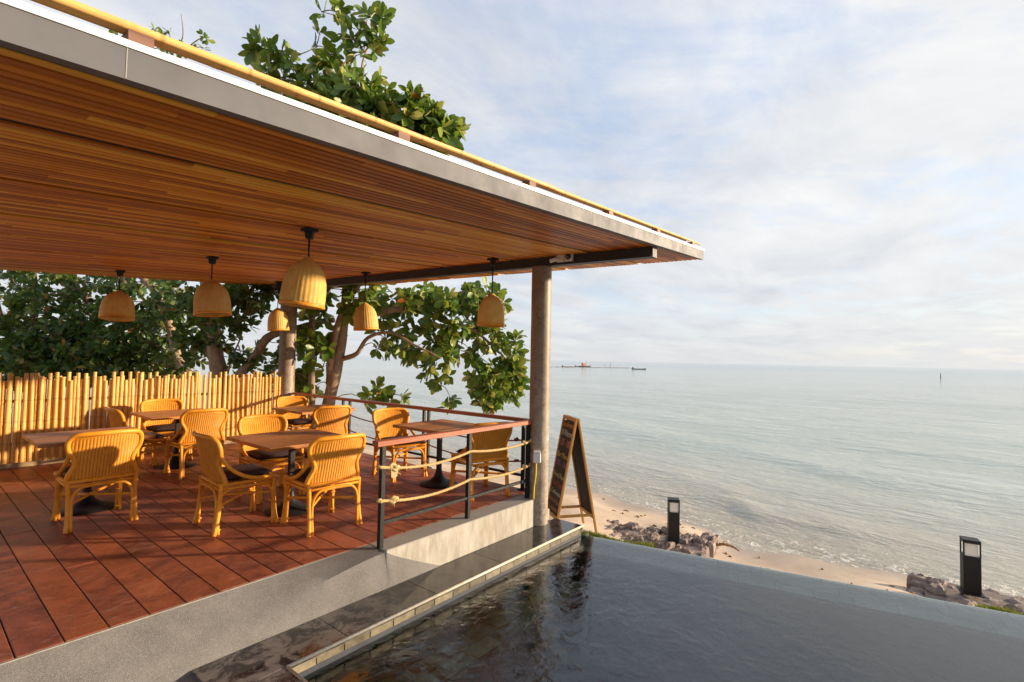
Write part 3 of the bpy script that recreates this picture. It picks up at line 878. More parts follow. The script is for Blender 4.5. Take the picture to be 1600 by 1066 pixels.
# outlet on the column
t = thing('power_outlet', 'white outdoor socket box with a yellow cable on the weathered column', 'socket', (4.635, 3.335, .47)); t.rotation_euler = (0, 0, radians(212 - 270 + 0))
MB().box((0, -.03, 0), (.085, .06, .10), bevel=.006).build('socket_box', M['white_plastic'], t)
MB().box((0, -.035, .065), (.075, .05, .03), Matrix.Rotation(radians(20), 3, 'X')).build('hood', M['white_plastic'], t)
MB().tube(smooth_path([(-.01, -.03, -.05), (-.015, -.03, -.2), (-.03, -.028, -.33), (-.035, -.02, -.462)], 5), .011, 8).build('cable', M['yellow_cable'], t, True)

# ------------------------------------------------------------------ railings
def sag(p0, p1, s_, n=14):
    p0, p1 = Vector(p0), Vector(p1)
    return [p0.lerp(p1, i / n) - Vector((0, 0, s_ * 4 * (i / n) * (1 - i / n))) for i in range(n + 1)]
def twisted(mb, path, r, strands=3, pitch=.05, n=5):
    """laid rope: strands spiralling about the path"""
    path = [Vector(p) for p in path]; dense = []
    for a, b_ in zip(path[:-1], path[1:]):
        for k in range(6): dense.append(a.lerp(b_, k / 6))
    dense.append(path[-1]); s_ = 0; prev = dense[0]; fr = []
    for i, p in enumerate(dense):
        s_ += (p - prev).length; prev = p
        tt = (dense[min(i + 1, len(dense) - 1)] - dense[max(i - 1, 0)]).normalized()
        x = tt.cross(Vector((0, 0, 1))); x = x.normalized() if x.length > .1 else Vector((1, 0, 0)); y = tt.cross(x)
        fr.append((p, x, y, s_))
    for k in range(strands):
        mb.tube([p + (x * cos(2 * pi * (q / pitch + k / strands)) + y * sin(2 * pi * (q / pitch + k / strands))) * r * .5 for p, x, y, q in fr], r * .58, n)
    return mb
def knot(c, r, mat, parent, axis='x', tails=True):
    mb = MB(); c = Vector(c); random.seed(int(c.x * 977 + c.z * 131))
    for k in range(3):
        a = random.uniform(0, pi); path = []
        for j in range(9):
            b_ = 2 * pi * j / 8
            path.append(c + Vector((r * .75 * cos(b_) * (1 if axis == 'x' else .7), r * .8 * sin(b_) * cos(a), r * .8 * sin(b_) * sin(a))) + Vector(((k - 1) * r * .4 if axis == 'x' else 0, (k - 1) * r * .4 if axis != 'x' else 0, 0)))
        mb.tube(path, r * .42, 6)
    if tails:
        for k in range(9):
            d = Vector((random.uniform(-.3, .6), random.uniform(-.6, .3), random.uniform(-1, .1))) * r * 2.2
            mb.tube([c, c + d * .6 + Vector((0, 0, -r * .2)), c + d], [r * .16, r * .12, r * .05], 4)
    return mb.build('knot', mat, parent, True)
t = thing('rope_railing', 'front railing with pale ropes, black posts and red brown handrail', 'railing', (2.60, 3.455, 0))
posts = (0., 1.04, 2.015)
for px_ in posts:
    MB().box((px_, 0, .418), (.040, .040, .84), bevel=.002).build('post', M['black_steel'], t)
MB().box((1.05, -.005, .862), (2.27, .078, .046), bevel=.004).build('handrail', M['rail_wood'], t)
for a, b_ in ((.021, 1.019), (1.061, 1.994)):
    MB().box(((a + b_) / 2, 0, .20), (b_ - a, .028, .028)).build('lower_bar', M['black_steel'], t)
for z in (.655, .380):
    mb = MB()
    twisted(mb, sag((-.03, -.024, z + .012), (1.04, -.024, z + .005), .055), .0145)
    twisted(mb, sag((1.04, -.024, z + .004), (2.05, -.024, z - .006), .036), .0145)
    rp = mb.build('rope', M['rope'], t, True)
    knot((.10, -.022, z - .008), .036, M['rope'], t); knot((-.025, -.012, z + .012), .022, M['rope'], t, tails=False)
    knot((1.93, -.022, z - .01), .026, M['rope'], t, tails=False); knot((2.045, -.012, z), .022, M['rope'], t, tails=False)
MB().add([(.06, -.04, .66), (.14, -.045, .665), (.115, -.05, .575), (.085, -.047, .56), (.065, -.04, .57)], [(0, 1, 2, 3, 4)]).build('frayed_end', M['rope'], t)

BX = 4.868
t = thing('rope_railing', 'seaward railing with dark red ropes behind the dining tables', 'railing', (BX, 3.6, 0))
for py_ in (.115, 1.83, 1.93, 3.80, 4.0, 5.55):
    MB().box((0, py_, .41), (.038, .038, .82), bevel=.002).build('post', M['black_steel'], t)
    MB().box((0, py_, .006), (.09, .09, .012)).build('foot_plate', M['black_steel'], t)
MB().box((0, 2.82, .842), (.075, 5.7, .044), bevel=.004).build('handrail', M['rail_wood_long'], t)
MB().box((0, 2.84, .172), (.028, 5.45, .028)).build('lower_bar', M['black_steel'], t)
for z in (.60, .345):
    mb = MB()
    for a, b_ in ((.115, 1.83), (1.93, 3.80), (4.0, 5.55)):
        twisted(mb, sag((-.022, a, z), (-.022, b_, z), .07), .0115, pitch=.045)
    mb.build('rope', M['rope_dark'], t, True)
    knot((-.022, .20, z), .026, M['rope_dark'], t, 'y', False)

# ------------------------------------------------------------------ bamboo fence
t = thing('bamboo_fence', 'fence of upright yellow bamboo poles closing off the terrace', 'fence', (0, 9.38, 0))
random.seed(5)
pole_me = []
for k in range(9):
    H_ = (1.225, 1.17, 1.115)[k % 3]
    r_ = random.uniform(.0225, .0255)
    pole_me.append((H_, bamboo((0, 0, 0), (0, 0, H_), r_ * 1.06, r_ * .93, .285, 9, .05).mesh('bamboo_pole', M['bamboo'], 60)))
x = -1.6; i = 0
while x < 4.63:
    k = random.choice((0, 1, 2, 3, 4, 5, 6, 7, 8))
    o = link('bamboo_pole', pole_me[k][1], t, (x, random.uniform(-.003, .003) + (.024 if i % 2 else 0), .04 + random.uniform(-.012, .012)))
    o.rotation_euler = (random.uniform(-.004, .004), random.uniform(.008, .016), random.uniform(0, 6.28))
    x += random.uniform(.0385, .0425); i += 1
MB().box((1.52, -.035, .034), (6.22, .03, .062), bevel=.003).build('kick_board', M['kick_board'], t)
for z in (.30, .88): MB().box((1.52, .075, z), (6.2, .03, .04)).build('back_rail', M['block_wood'], t)

# ------------------------------------------------------------------ tables
def make_table(w_, d_):
    t = thing('dining_table', 'table', 'table')
    n = 6; bw = w_ / n
    for k in range(n):
        # boards run along x; each a slightly different piece
        MB().box((0, -d_ / 2 + (k + .5) * d_ / n, .722), (w_, d_ / n - .0015, .034), bevel=.0015).build('top_board', M['table_wood'], t)
    MB().box((0, 0, .695), (.40, .05, .02)).build('cross_brace', M['black_steel'], t)
    MB().box((0, 0, .375), (.052, .052, .625), bevel=.003).build('pedestal', M['black_steel'], t)
    MB().lathe([(.235, 0), (.24, .008), (.232, .016), (.17, .032), (.11, .056), (.065, .095), (.042, .15), (.034, .20), (.0, .20)], 36).build('base', M['black_steel'], t, 50)
    return t
tables = [((1.285, 6.47), (.88, .85), 0, 'wooden pedestal table with a single rattan chair in front of the bamboo fence'),
          ((2.545, 8.03), (.88, .92), 0, 'wooden pedestal table with three rattan chairs by the bamboo fence'),
          ((2.61, 4.97), (.90, .94), 0, 'wooden pedestal table with three chairs in the middle of the deck'),
          ((4.255, 7.46), (.90, .95), 0, 'wooden pedestal table by the pale column and the trees'),
          ((4.36, 4.65), (.84, .82), 0, 'reddish pedestal table beside the rope railing')]
for (x, y), (w_, d_), rz, lab in tables:
    o = make_table(w_, d_); o.location = (x, y, 0); o.rotation_euler = (0, 0, radians(rz)); o['label'] = lab; o['group'] = 'dining tables on the deck'

# ------------------------------------------------------------------ rattan chairs
def back_y(z, x):
    f = (z - .42) / .44
    return -.225 - .10 * f - .03 * f * f + .07 * (x / .26) ** 2 * (.6 + .4 * f)
HOOP = [(.252, .415), (.245, .47), (.222, .53), (.207, .575), (.213, .62), (.238, .665), (.258, .71), (.264, .76), (.254, .805), (.222, .835), (.17, .845), (.08, .849), (0., .85)]
def make_chair():
    t = thing('rattan_chair', 'chair', 'chair')
    C_ = M['rattan_cane']
    # legs: main cane with foot wraps
    for sx_ in (-1, 1):
        for sy_ in (-1, 1):
            if sy_ > 0: path = [(.238 * sx_, .232, .43), (.236 * sx_, .238, .25), (.240 * sx_, .250, .10), (.250 * sx_, .268, 0.)]
            else: path = [(.246 * sx_, -.222, .43), (.240 * sx_, -.228, .27), (.242 * sx_, -.245, .11), (.252 * sx_, -.268, 0.)]
            mb = MB().tube(smooth_path(path, 5), .0195, 9)
            fx, fy, _ = path[-1]; mx, my, mz = path[-2]
            p = Vector(path[-1]).lerp(Vector(path[-2]), .45)
            mb.box(p + Vector((-.014 * sx_, -.014 * sy_, -.006)), (.050, .050, .016), bevel=.004)
            p = Vector(path[1]).lerp(Vector(path[2]), .25)
            mb.box(p + Vector((-.013 * sx_, -.013 * sy_, 0)), (.050, .050, .014), bevel=.004)
            mb.build('leg', C_, t, 50)
    # arched braces that run down beside the legs to the floor
    def arch(a, b_, inward):
        a, b_ = Vector(a), Vector(b_); d = (b_ - a); L = d.length; d.normalize(); iw = Vector(inward)
        o = d * .034 + iw * .006
        pts = [a + o, a + o * .92 + Vector((0, 0, .15)) + iw * .018, a + o + Vector((0, 0, .285)) + iw * .022 + d * .004, a + d * .085 + Vector((0, 0, .362)) + iw * .022, a + d * .16 + Vector((0, 0, .378)) + iw * .022,
               b_ - d * .16 + Vector((0, 0, .378)) + iw * .022, b_ - d * .085 + Vector((0, 0, .362)) + iw * .022, b_ - d * .038 + Vector((0, 0, .285)) + iw * .022, b_ - d * .033 + Vector((0, 0, .15)) + iw * .018, b_ - d * .034 + iw * .006]
        MB().tube(smooth_path(pts, 4), .0140, 8).build('arch_brace', C_, t, True)
    arch((-.25, .268, 0), (.25, .268, 0), (0, -1, 0)); arch((-.252, -.268, 0), (.252, -.268, 0), (0, 1, 0))
    arch((-.252, -.268, 0), (-.25, .268, 0), (1, 0, 0)); arch((.252, -.268, 0), (.25, .268, 0), (-1, 0, 0))
    # crossed stretchers
    MB().tube([(-.23, .235, .235), (0, 0, .24), (.23, -.235, .245)], .013, 8).build('stretcher', C_, t, True)
    MB().tube([(-.235, -.235, .225), (-.06, -.06, .262), (.07, .07, .275), (.235, .235, .29)], [.011, .013, .013, .010], 8).build('stretcher', C_, t, True)
    # seat frame: two stacked canes
    def ring(z, k):
        pts = [(-.235 * k, .245 * k, z), (.235 * k, .245 * k, z), (.248 * k, .2 * k, z), (.255 * k, 0, z), (.25 * k, -.2 * k, z), (.235 * k, -.235 * k, z), (-.235 * k, -.235 * k, z), (-.25 * k, -.2 * k, z), (-.255 * k, 0, z), (-.248 * k, .2 * k, z), (-.235 * k, .245 * k, z)]
        return pts
    MB().tube(ring(.425, 1.), .0165, 8, False).tube(ring(.388, .985), .0125, 8, False).build('seat_frame', C_, t, True)
    MB().box((0, 0, .427), (.45, .44, .012)).build('seat_deck', M['rattan_weave'], t)
    # cushion
    n = 10; mb = MB(); vs = []; sx2, sy2 = .222, .232
    for top in (1, 0):
        for i in range(n + 1):
            for j in range(n + 1):
                u, v = i / n * 2 - 1, j / n * 2 - 1
                e = (1 - abs(u) ** 6) * (1 - abs(v) ** 6)
                z = .470 + (.030 * e ** .5 + .010 * (1 - u * u) * (1 - v * v) if top else -.030 * e ** .5)
                vs.append((u * sx2 * (1 - .04 * abs(v) ** 6), v * sy2 * (1 - .04 * abs(u) ** 6) + .012, z))
    N_ = n + 1
    for s_ in range(2):
        for i in range(n):
            for j in range(n):
                q = (s_ * N_ * N_ + i * N_ + j, s_ * N_ * N_ + (i + 1) * N_ + j, s_ * N_ * N_ + (i + 1) * N_ + j + 1, s_ * N_ * N_ + i * N_ + j + 1)
                mb.f.append(q if s_ == 0 else q[::-1])
    mb.v = vs; mb.build('cushion', M['cushion'], t, True)
    # back hoop
    right = [(x, back_y(z, x), z) for x, z in HOOP]; left = [(-x, y, z) for x, y, z in right[:-1]]
    path = smooth_path(left + right[::-1], 4)
    MB().tube(path, .0215, 10).build('back_frame', C_, t, True)
    MB().tube([(-.245, -.222, .428), (0, -.236, .43), (.245, -.222, .428)], .014, 8).build('back_rail', C_, t, True)
    # woven back panel
    hz = [q[1] for q in HOOP]; hx = [q[0] for q in HOOP]
    nr, nc = 22, 154
    mb = MB(); ring_side = []
    zs = np.linspace(.432, .846, nr + 1)
    def half(z):
        if z <= .80: return float(np.interp(z, hz, hx))
        return float(np.interp(z, hz, hx))
    for sgn in (1, -1):
        for i, z in enumerate(zs):
            hw = half(z) - .004
            for j in range(nc + 1):
                u = j / nc * 2 - 1; x = u * hw
                rib = abs(cos(pi * x / .0235)) ** .6 * .0055 * min(1., (1 - abs(u)) * 12)
                mb.v.append((x, back_y(z, x) + sgn * (.001 + rib), float(z)))
    NC = nc + 1
    for s_ in range(2):
        o = s_ * (nr + 1) * NC
        for i in range(nr):
            for j in range(nc):
                q = (o + i * NC + j, o + i * NC + j + 1, o + (i + 1) * NC + j + 1, o + (i + 1) * NC + j)
                mb.f.append(q if s_ else q[::-1])
    mb.build('back_weave', M['rattan_weave'], t, True)
    # swooping arms
    for sx_ in (-1, 1):
        pts = [(.240 * sx_, back_y(.68, .24) + .012, .680), (.252 * sx_, -.195, .610), (.268 * sx_, -.125, .535), (.275 * sx_, -.02, .475), (.272 * sx_, .10, .448), (.258 * sx_, .20, .442), (.240 * sx_, .245, .436)]
        MB().tube(smooth_path(pts, 5), .0175, 9).build('arm', C_, t, True)
    return t
proto = make_chair()
kids_of[proto.name] = kids(proto)
chairs = [((1.255, 5.985), 0, 'rattan chair with its back to the pool at the single-chair table'),
          ((2.08, 7.90), -90, 'rattan chair turned sideways between the single-chair table and the fence'),
          ((2.60, 8.62), 180, 'rattan chair with its back right against the bamboo fence'),
          ((2.56, 7.40), 2, 'rattan chair with its back to the pool at the three-chair table by the fence'),
          ((2.085, 4.965), -92, 'rattan chair at the end of the mid-deck table, facing the sea'),
          ((2.74, 5.66), 178, 'rattan chair facing the pool, across the mid-deck table'),
          ((2.605, 4.365), -3, 'rattan chair at the mid-deck table with its back to the gravel strip'),
          ((4.33, 8.04), 180, 'rattan chair in front of the pale column'),
          ((4.06, 6.80), -8, 'rattan chair with its back to the pool at the table by the pale column'),
          ((4.31, 5.36), 172, 'rattan chair facing the front rope railing across the reddish table'),
          ((4.40, 4.00), -19, 'rattan chair turned its back to the front rope railing and socket')]
for i, ((x, y), rz, lab) in enumerate(chairs):
    o = proto if i == 0 else copy_tree(proto)
    if i: kids_of.pop(o.name, None)
    o.location = (x, y, 0); o.rotation_euler = (0, 0, radians(rz)); o['label'] = lab; o['group'] = 'rattan chairs around the tables'

# ------------------------------------------------------------------ pendant lamps
def make_pendant(R, Hs, drop):
    """origin at the ceiling; shade bottom hangs Hs below its top"""
    t = thing('pendant_lamp', 'lamp', 'lamp')
    MB().box((0, 0, -.012), (.10, .10, .024)).lathe([(.045, -.024), (.034, -.085), (.0, -.085)], 4).build('canopy', M['black_steel'], t)
    MB().tube([(0, 0, -.08), (0, 0, -drop)], .0075, 8).build('stem', M['black_steel'], t, True)
    prof = [(.016, .012), (.030, 0), (.30 * R, -.018), (.52 * R, -.045), (.72 * R, -.085), (.86 * R, -.135), (.94 * R, -.19), (.985 * R, -.26), (1.0 * R, -.32)]
    k = Hs / .385
    prof = [(a, z * k) for a, z in prof] + [(R, -Hs * .92), (1.01 * R, -Hs)]
    prof = prof + [(a - .008 if a > .03 else a * .6, z + .001) for a, z in prof[::-1]]
    f = lambda a: 1 + .022 * (abs(cos(15 * a)) ** .5 - .6)
    sh_ = MB().lathe([(a, z) for a, z in prof], 120, (0, 0, 0), f).build('shade', M['lamp_weave'], t, True, (0, 0, -drop))
    MB().lathe([(1.015 * R, -.012), (1.035 * R, -.004), (1.03 * R, .008), (1.01 * R, .014), (.985 * R, .006), (.99 * R, -.010), (1.015 * R, -.012)], 60, (0, 0, -Hs)).build('rim', M['rattan_cane'], sh_, True)
    MB().tube([(0, 0, -.0), (0, 0, -.10)], .02, 10).build('socket', M['black_plastic'], sh_, True)
    return t, sh_
pend = [((2.06, 9.10), .205, .40, 2.465, 2, 9, 'woven cane pendant lamp in front of the dark foliage'),
        ((2.30, 6.37), .190, .395, 2.43, 2, 5, 'woven cane pendant lamp over the middle of the deck'),
        ((2.11, 3.86), .172, .385, 2.372, 4, 4, 'woven cane pendant lamp hanging just inside the grey fascia, over the mid-deck table'),
        ((4.41, 9.10), .180, .40, 2.43, 0, 4, 'woven cane pendant lamp in front of the pale column'),
        ((4.41, 6.40), .178, .39, 2.375, 2, 4, 'woven cane pendant lamp in front of the tree trunk'),
        ((4.435, 3.89), .160, .365, 2.345, 1, 2, 'woven cane pendant lamp beside the weathered column')]
for (x, y), R, Hs, ztop, ax, ay, lab in pend:
    zc_ = roof_z(x, y) + .0
    o, s2 = make_pendant(R, Hs, zc_ - ztop); o.location = (x, y, zc_ - .001); o['label'] = lab; o['group'] = 'pendant lamps under the roof'
    s2.rotation_euler = (radians(ax), radians(ay), random.random() * 3)

# ------------------------------------------------------------------ chalkboard A-frame
def text_mesh(s_, size, mat, parent, loc, width=None):
    cu = bpy.data.curves.new('txt', 'FONT'); cu.body = s_; cu.size = size; cu.align_x = 'CENTER'; cu.resolution_u = 2; cu.shear = .2; cu.extrude = .0006
    ob = bpy.data.objects.new('txt', cu); COL.objects.link(ob)
    me = bpy.data.meshes.new_from_object(ob.evaluated_get(bpy.context.evaluated_depsgraph_get())); bpy.data.objects.remove(ob)
    xs_ = [v.co.x for v in me.vertices]; wd_ = max(xs_) - min(xs_)
    if width and wd_ > width:
        for v in me.vertices: v.co.x *= width / wd_
    me.materials.clear(); me.materials.append(mat)
    return link('lettering', me, parent, loc)
AN = radians(52.6); SGW, RZ, SPR, GZ = .47, .865, .262, -.555
t = thing('chalkboard_sign', 'folding wooden chalkboard menu sign standing outside the column', 'sign', (5.45, 3.40, GZ), AN)
hgt = RZ - GZ; tilt = math.atan2(SPR, hgt); LL = sqrt(SPR ** 2 + hgt ** 2)
for side in (1, -1):            # side=1: menu face on the +y side
    e = link('panel', MB().box((0, .004, -(LL * .44)), (SGW - .06, .006, LL * .80)).mesh('panel', M['chalkboard']), t)
    # local: x across, y outward, z up the panel, origin at the ridge
    e.matrix_local = Matrix.Translation((0, .012 * side, hgt)) @ Matrix.Rotation(0 if side == 1 else pi, 4, 'Z') @ Matrix.Rotation(tilt, 4, 'X')
    for sx_ in (-1, 1):
        MB().box((sx_ * (SGW / 2 - .02), 0, -LL / 2), (.040, .022, LL), bevel=.002).build('leg', M['sign_wood'], e)
    MB().box((0, 0, -.022), (SGW - .081, .020, .044), bevel=.002).build('top_rail', M['sign_wood'], e)
    MB().box((0, 0, -LL * .855), (SGW - .081, .020, .045), bevel=.002).build('bottom_rail', M['sign_wood'], e)
    if side == 1:
        rows = [('Sea Breeze', 'chalk_orange', .085), ('All Welcome', 'chalk_white', .10), ('120 - 180', 'chalk_pink', .115), ('Bar Menu', 'chalk_yellow', .085), ('100 - 140', 'chalk_purple', .105), ('Fried Rice', 'chalk_green', .075), ('Pad Thai', 'chalk_red', .075), ('Carbonara', 'chalk_white', .068), ('French Fries', 'chalk_pink', .064), ('Sandwich', 'chalk_orange', .066)]
        z = -.135
        for s_, mt, sz_ in rows:
            o = text_mesh(s_, sz_ * 1.15, M[mt], e, None, SGW - .10)
            o.matrix_local = Matrix.Translation((0, .0082, z)) @ Matrix.Rotation(pi, 4, 'Z') @ Matrix.Rotation(pi / 2, 4, 'X')
            z -= sz_ + .030
for sx_ in (-1, 1):
    hb = .23; y_ = SPR * (hgt - hb) / hgt
    MB().box((sx_ * (SGW / 2 - .05), 0, hb), (.016, 2 * y_, .032)).build('spreader', M['sign_wood'], t)

# ------------------------------------------------------------------ bollard lights
def bollard(label, loc, rz, h=.555, s_=.142):
    t = thing('bollard_light', label, 'bollard light', loc, radians(rz), 'bollard lights beyond the pool')
    MB().box((0, 0, .006), (s_ * 1.4, s_ * 1.4, .012), bevel=.002).build('base_plate', M['black_steel'], t)
    MB().box((0, 0, h * .345 + .006), (s_, s_, h * .69), bevel=.003).build('post', M['black_steel'], t)
    z0 = h * .69 + .006; z1 = h * .94
    for a in (-1, 1):
        for b_ in (-1, 1):
            MB().box((a * (s_ / 2 - .006), b_ * (s_ / 2 - .006), (z0 + z1) / 2), (.012, .012, z1 - z0 + .002)).build('corner_bar', M['black_steel'], t)
    MB().box((0, 0, (z0 + z1) / 2), (s_ * .70, s_ * .70, z1 - z0)).build('diffuser', M['frosted_glass'], t)
    MB().box((0, 0, z1 + .017), (s_ * 1.02, s_ * 1.02, .034), bevel=.003).build('cap', M['black_steel'], t)
q = on_z(1052, 845, -.715); bollard('black bollard light on the sandy stones by the driftwood', (q.x, q.y, -.715), 28, .535, .137)
q = on_z(1517, 926, -.76); bollard('black bollard light on the reddish rubble wall', (q.x, q.y, -.76), 8)

# ------------------------------------------------------------------ boats and stakes out at sea
def boat(label, px, py, length, rz, mat, cabin=False):
    p = on_z(px, py, SEA)
    t = thing('fishing_boat' if cabin else 'longtail_boat', label, 'boat', (p.x, p.y, SEA - .05), rz, 'boats moored offshore')
    mb = MB(); st = []; n = 12
    for i in range(n + 1):
        f = i / n; x = (f - .5) * length; wv = length * .10 * (1 - abs(2 * f - 1) ** 2.6) + .02
        sheer = .40 + .75 * max(0, f - .72) ** 1.3 * 4 * .35 + .35 * max(0, .2 - f)
        k = length / 6
        st.append([(x, -wv, sheer * k), (x, -wv * .55, .06), (x, wv * .55, .06), (x, wv, sheer * k), (x, wv * .86, sheer * k - .04), (x, -wv * .86, sheer * k - .04)])
    for s_ in st: mb.v += s_
    for i in range(n):
        for j in range(6): mb.f.append((i * 6 + j, i * 6 + (j + 1) % 6, i * 6 + 6 + (j + 1) % 6, i * 6 + 6 + j))
    mb.f += [(5, 4, 3, 2, 1, 0), tuple(n * 6 + j for j in range(6))]
    mb.build('hull', mat, t, 40)
    if cabin:
        MB().box((-length * .08, 0, length * .17), (length * .30, length * .15, length * .17), bevel=.05).build('cabin', M['boat_red'], t)
        MB().box((-length * .08, 0, length * .265), (length * .36, length * .18, .06)).build('cabin_roof', M['white_paint'], t)
        MB().tube([(length * .1, 0, .4), (length * .1, 0, length * .40)], .05, 6).build('mast', M['boat_wood'], t)
        MB().tube([(-length * .25, 0, .4), (-length * .25, 0, length * .33)], .04, 6).build('mast', M['boat_wood'], t)
    else:
        MB().box((-length * .40, 0, length * .12), (length * .07, length * .06, length * .09)).build('engine', M['boat_wood'], t)
    return t
boat('dark longtail boat alone, furthest from the column', 998, 577.5, 5.0, YAW - pi / 2, M['boat_wood'])
boat('red longtail boat between the column and the fishing boat', 886, 573.8, 4.6, YAW - pi / 2 + .1, M['boat_red'])
boat('salmon red fishing boat with a cabin and masts', 914, 573.5, 6.4, YAW - pi / 2 + .5, M['boat_wood'], True)
boat('dark longtail boat just behind the red fishing boat', 905, 573.0, 4.2, YAW - pi / 2 - .1, M['boat_wood'])
for px, py, hh, lab in ((945.5, 573.5, 1.4, 'short dark stake in the sea beside the red fishing boat'), (953.5, 574.3, 2.0, 'taller dark stake in the sea between the boats'), (1470, 592.5, 1.4, 'lone thin stake in the sea far from the boats')):
    p = on_z(px, py, SEA); mb = MB().tube([(0, 0, -.6), (.05, .02, hh)], [.10, .07], 6)
    tag(mb.build('sea_stake', M['boat_wood'], None, True, (p.x, p.y, SEA)), lab, 'stake', 'stakes standing in the sea')
pa, pb = on_z(858, 573.6, SEA), on_z(985, 575.4, SEA)
mb = MB()
for i in range(40):
    f0 = i / 40; a = pa.lerp(pb, f0); b_ = pa.lerp(pb, f0 + random.uniform(.008, .02)); a.z = b_.z = SEA + .06
    mb.tube([a, b_], .11, 5)
tag(mb.build('float_line', M['boat_wood']), 'dark line of net floats between the boats', 'net floats', None, 'stuff')

# ------------------------------------------------------------------ trees
LEAF_V = np.array([(0, 0, 0), (.19, .36, .035), (.25, .66, .03), (.13, .90, .0), (0, 1., -.05), (-.13, .90, .0), (-.25, .66, .03), (-.19, .36, .035), (0, .36, -.015), (0, .68, -.03)], float)
LEAF_F = [(0, 1, 8), (8, 1, 2, 9), (9, 2, 3, 4), (0, 8, 7), (8, 9, 6, 7), (9, 4, 5, 6)]
def leaf_frames(clusters, rng, size, per=(7, 11), droop=.35):
    """rosettes of leaves round twig tips; returns a list of 4x4 matrices"""
    out = []
    for c, ax in clusters:
        n = rng.integers(*per); ax = np.array(ax, float); ax /= np.linalg.norm(ax)
        h = np.array([0, 0, 1.]) if abs(ax[2]) < .9 else np.array([1., 0, 0])
        u = np.cross(ax, h); u /= np.linalg.norm(u); v = np.cross(ax, u)
        for k in range(n):
            a = 2 * pi * k / n + rng.uniform(-.4, .4); op = rng.uniform(.5, 1.35)
            d = ax * cos(op) + (u * cos(a) + v * sin(a)) * sin(op)
            d = d + np.array([0, 0, -droop * rng.uniform(.3, 1.4)]); d /= np.linalg.norm(d)
            nrm = ax * sin(op) - (u * cos(a) + v * sin(a)) * cos(op) + rng.normal(0, .35, 3)
            nrm -= d * nrm.dot(d); nrm /= np.linalg.norm(nrm)
            s_ = size * rng.uniform(.65, 1.15); x = np.cross(d, nrm)
            m = np.eye(4); m[:3, 0] = x * s_ * rng.uniform(.85, 1.1); m[:3, 1] = d * s_; m[:3, 2] = nrm * s_
            m[:3, 3] = np.array(c) - ax * rng.uniform(0, .10) + d * .015
            out.append(m)
    return out
LEAF_ME = {}
def leaf_mesh(mat):
    if mat.name not in LEAF_ME:
        mb = MB(); mb.v = [tuple(q) for q in LEAF_V]; mb.f = LEAF_F
        LEAF_ME[mat.name] = mb.mesh('leaf', mat, True)
    return LEAF_ME[mat.name]
def tree(name, label, base, limbs, clusters, leaf_size, mat, bark, seed, solo=300, per=(7, 11), droop=.35, twigs=True):
    """limbs: list of (points, r0, r1); clusters: list of twig tips (world)"""
    rng = np.random.default_rng(seed); base = Vector(base)
    t = thing(name, label, 'tree', base)
    mbs = []
    sk = []
    for i, (pts, r0, r1) in enumerate(limbs):
        pp = smooth_path([Vector(p) - base for p in pts], 5); n = len(pp)
        rs = [r0 + (r1 - r0) * (k / (n - 1)) ** .8 for k in range(n)]
        rs = [r * (1 + .05 * sin(k * 1.7 + i)) for k, r in enumerate(rs)]
        MB().tube(pp, rs, 10).build('trunk' if i == 0 else 'limb', bark, t, True)
        sk += [np.array(q) for q in pp]
    sk = np.array(sk)
    cl = []; mb = MB()
    CC = [np.array(c, float) - np.array(base) for c in clusters]
    CC.sort(key=lambda c: np.linalg.norm(sk - c, axis=1).min())
    for c in CC:
        d = np.linalg.norm(sk - c, axis=1) + np.abs(sk[:, 2] - c[2]) * .3; j = int(np.argmin(d)); s_ = sk[j]; L = np.linalg.norm(c - s_)
        ax = c - s_ + rng.normal(0, .2, 3) * (L + .1) + np.array([0, 0, .05]); cl.append((c, ax)); sk = np.vstack([sk, c])
        if twigs and L > .05:
            mid_ = (s_ + c) / 2 + rng.normal(0, .10, 3) * L + np.array([0, 0, .05 * L])
            mb.tube(smooth_path([s_, mid_, c], 3), [.012, .011, .010, .009, .008, .006, .005], 5, False)
    if mb.v: mb.build('twigs', bark, t, True)['kind'] = 'stuff'
    fr = leaf_frames(cl, rng, leaf_size, per, droop)
    camv = np.array(CAM - base); fr.sort(key=lambda m: np.linalg.norm(m[:3, 3] - camv))
    # leaves hidden above the ceiling do not count as the largest ones in view
    b_ = np.array(base); F_ = np.array([fwd, rgt, upv]); vis = []; rest = []
    for m in fr:
        p = m[:3, 3] + b_ - np.array(CAM); q = F_ @ p; sx_ = 800 + F_PX * q[1] / q[0]; sy_ = 533 - F_PX * q[2] / q[0]
        line = 63 + .3115 * sx_ if sx_ < 1098 else 0
        ok = 0 < sx_ < 1600 and sy_ > -10 and (sy_ < line - 25 or sy_ > 430)
        (vis if ok else rest).append(m)
    me = leaf_mesh(mat)
    for m in vis[:solo]: link('leaf', me, t, None, Matrix(m.tolist()))
    arr = np.array(vis[solo:] + rest)
    if len(arr):
        V = np.einsum('nij,vj->nvi', arr[:, :3, :3], LEAF_V) + arr[:, None, :3, 3]
        fmb = MB(); n = len(LEAF_V); V = V.reshape(-1, 3)
        fmb.v = [tuple(q) for q in V.tolist()]; fmb.f = [tuple(i + k * n for i in f) for k in range(len(arr)) for f in LEAF_F]
        fmb.build('crown', mat, t, True)['kind'] = 'stuff'
    return t


def px_blobs(specs, rng):
    """(photo x, y, depth, rx px, ry px, depth spread m, count) -> twig tips in the world"""
    out = []
    for x, y, dep, rx, ry, ds, n in specs:
        for _ in range(n):
            while True:
                a, b_, c = rng.uniform(-1, 1, 3)
                if a * a + b_ * b_ + c * c < 1: break
            out.append(tuple(pix(x + a * rx, y + b_ * ry, dep + c * ds)))
    return out


rng = np.random.default_rng(3)
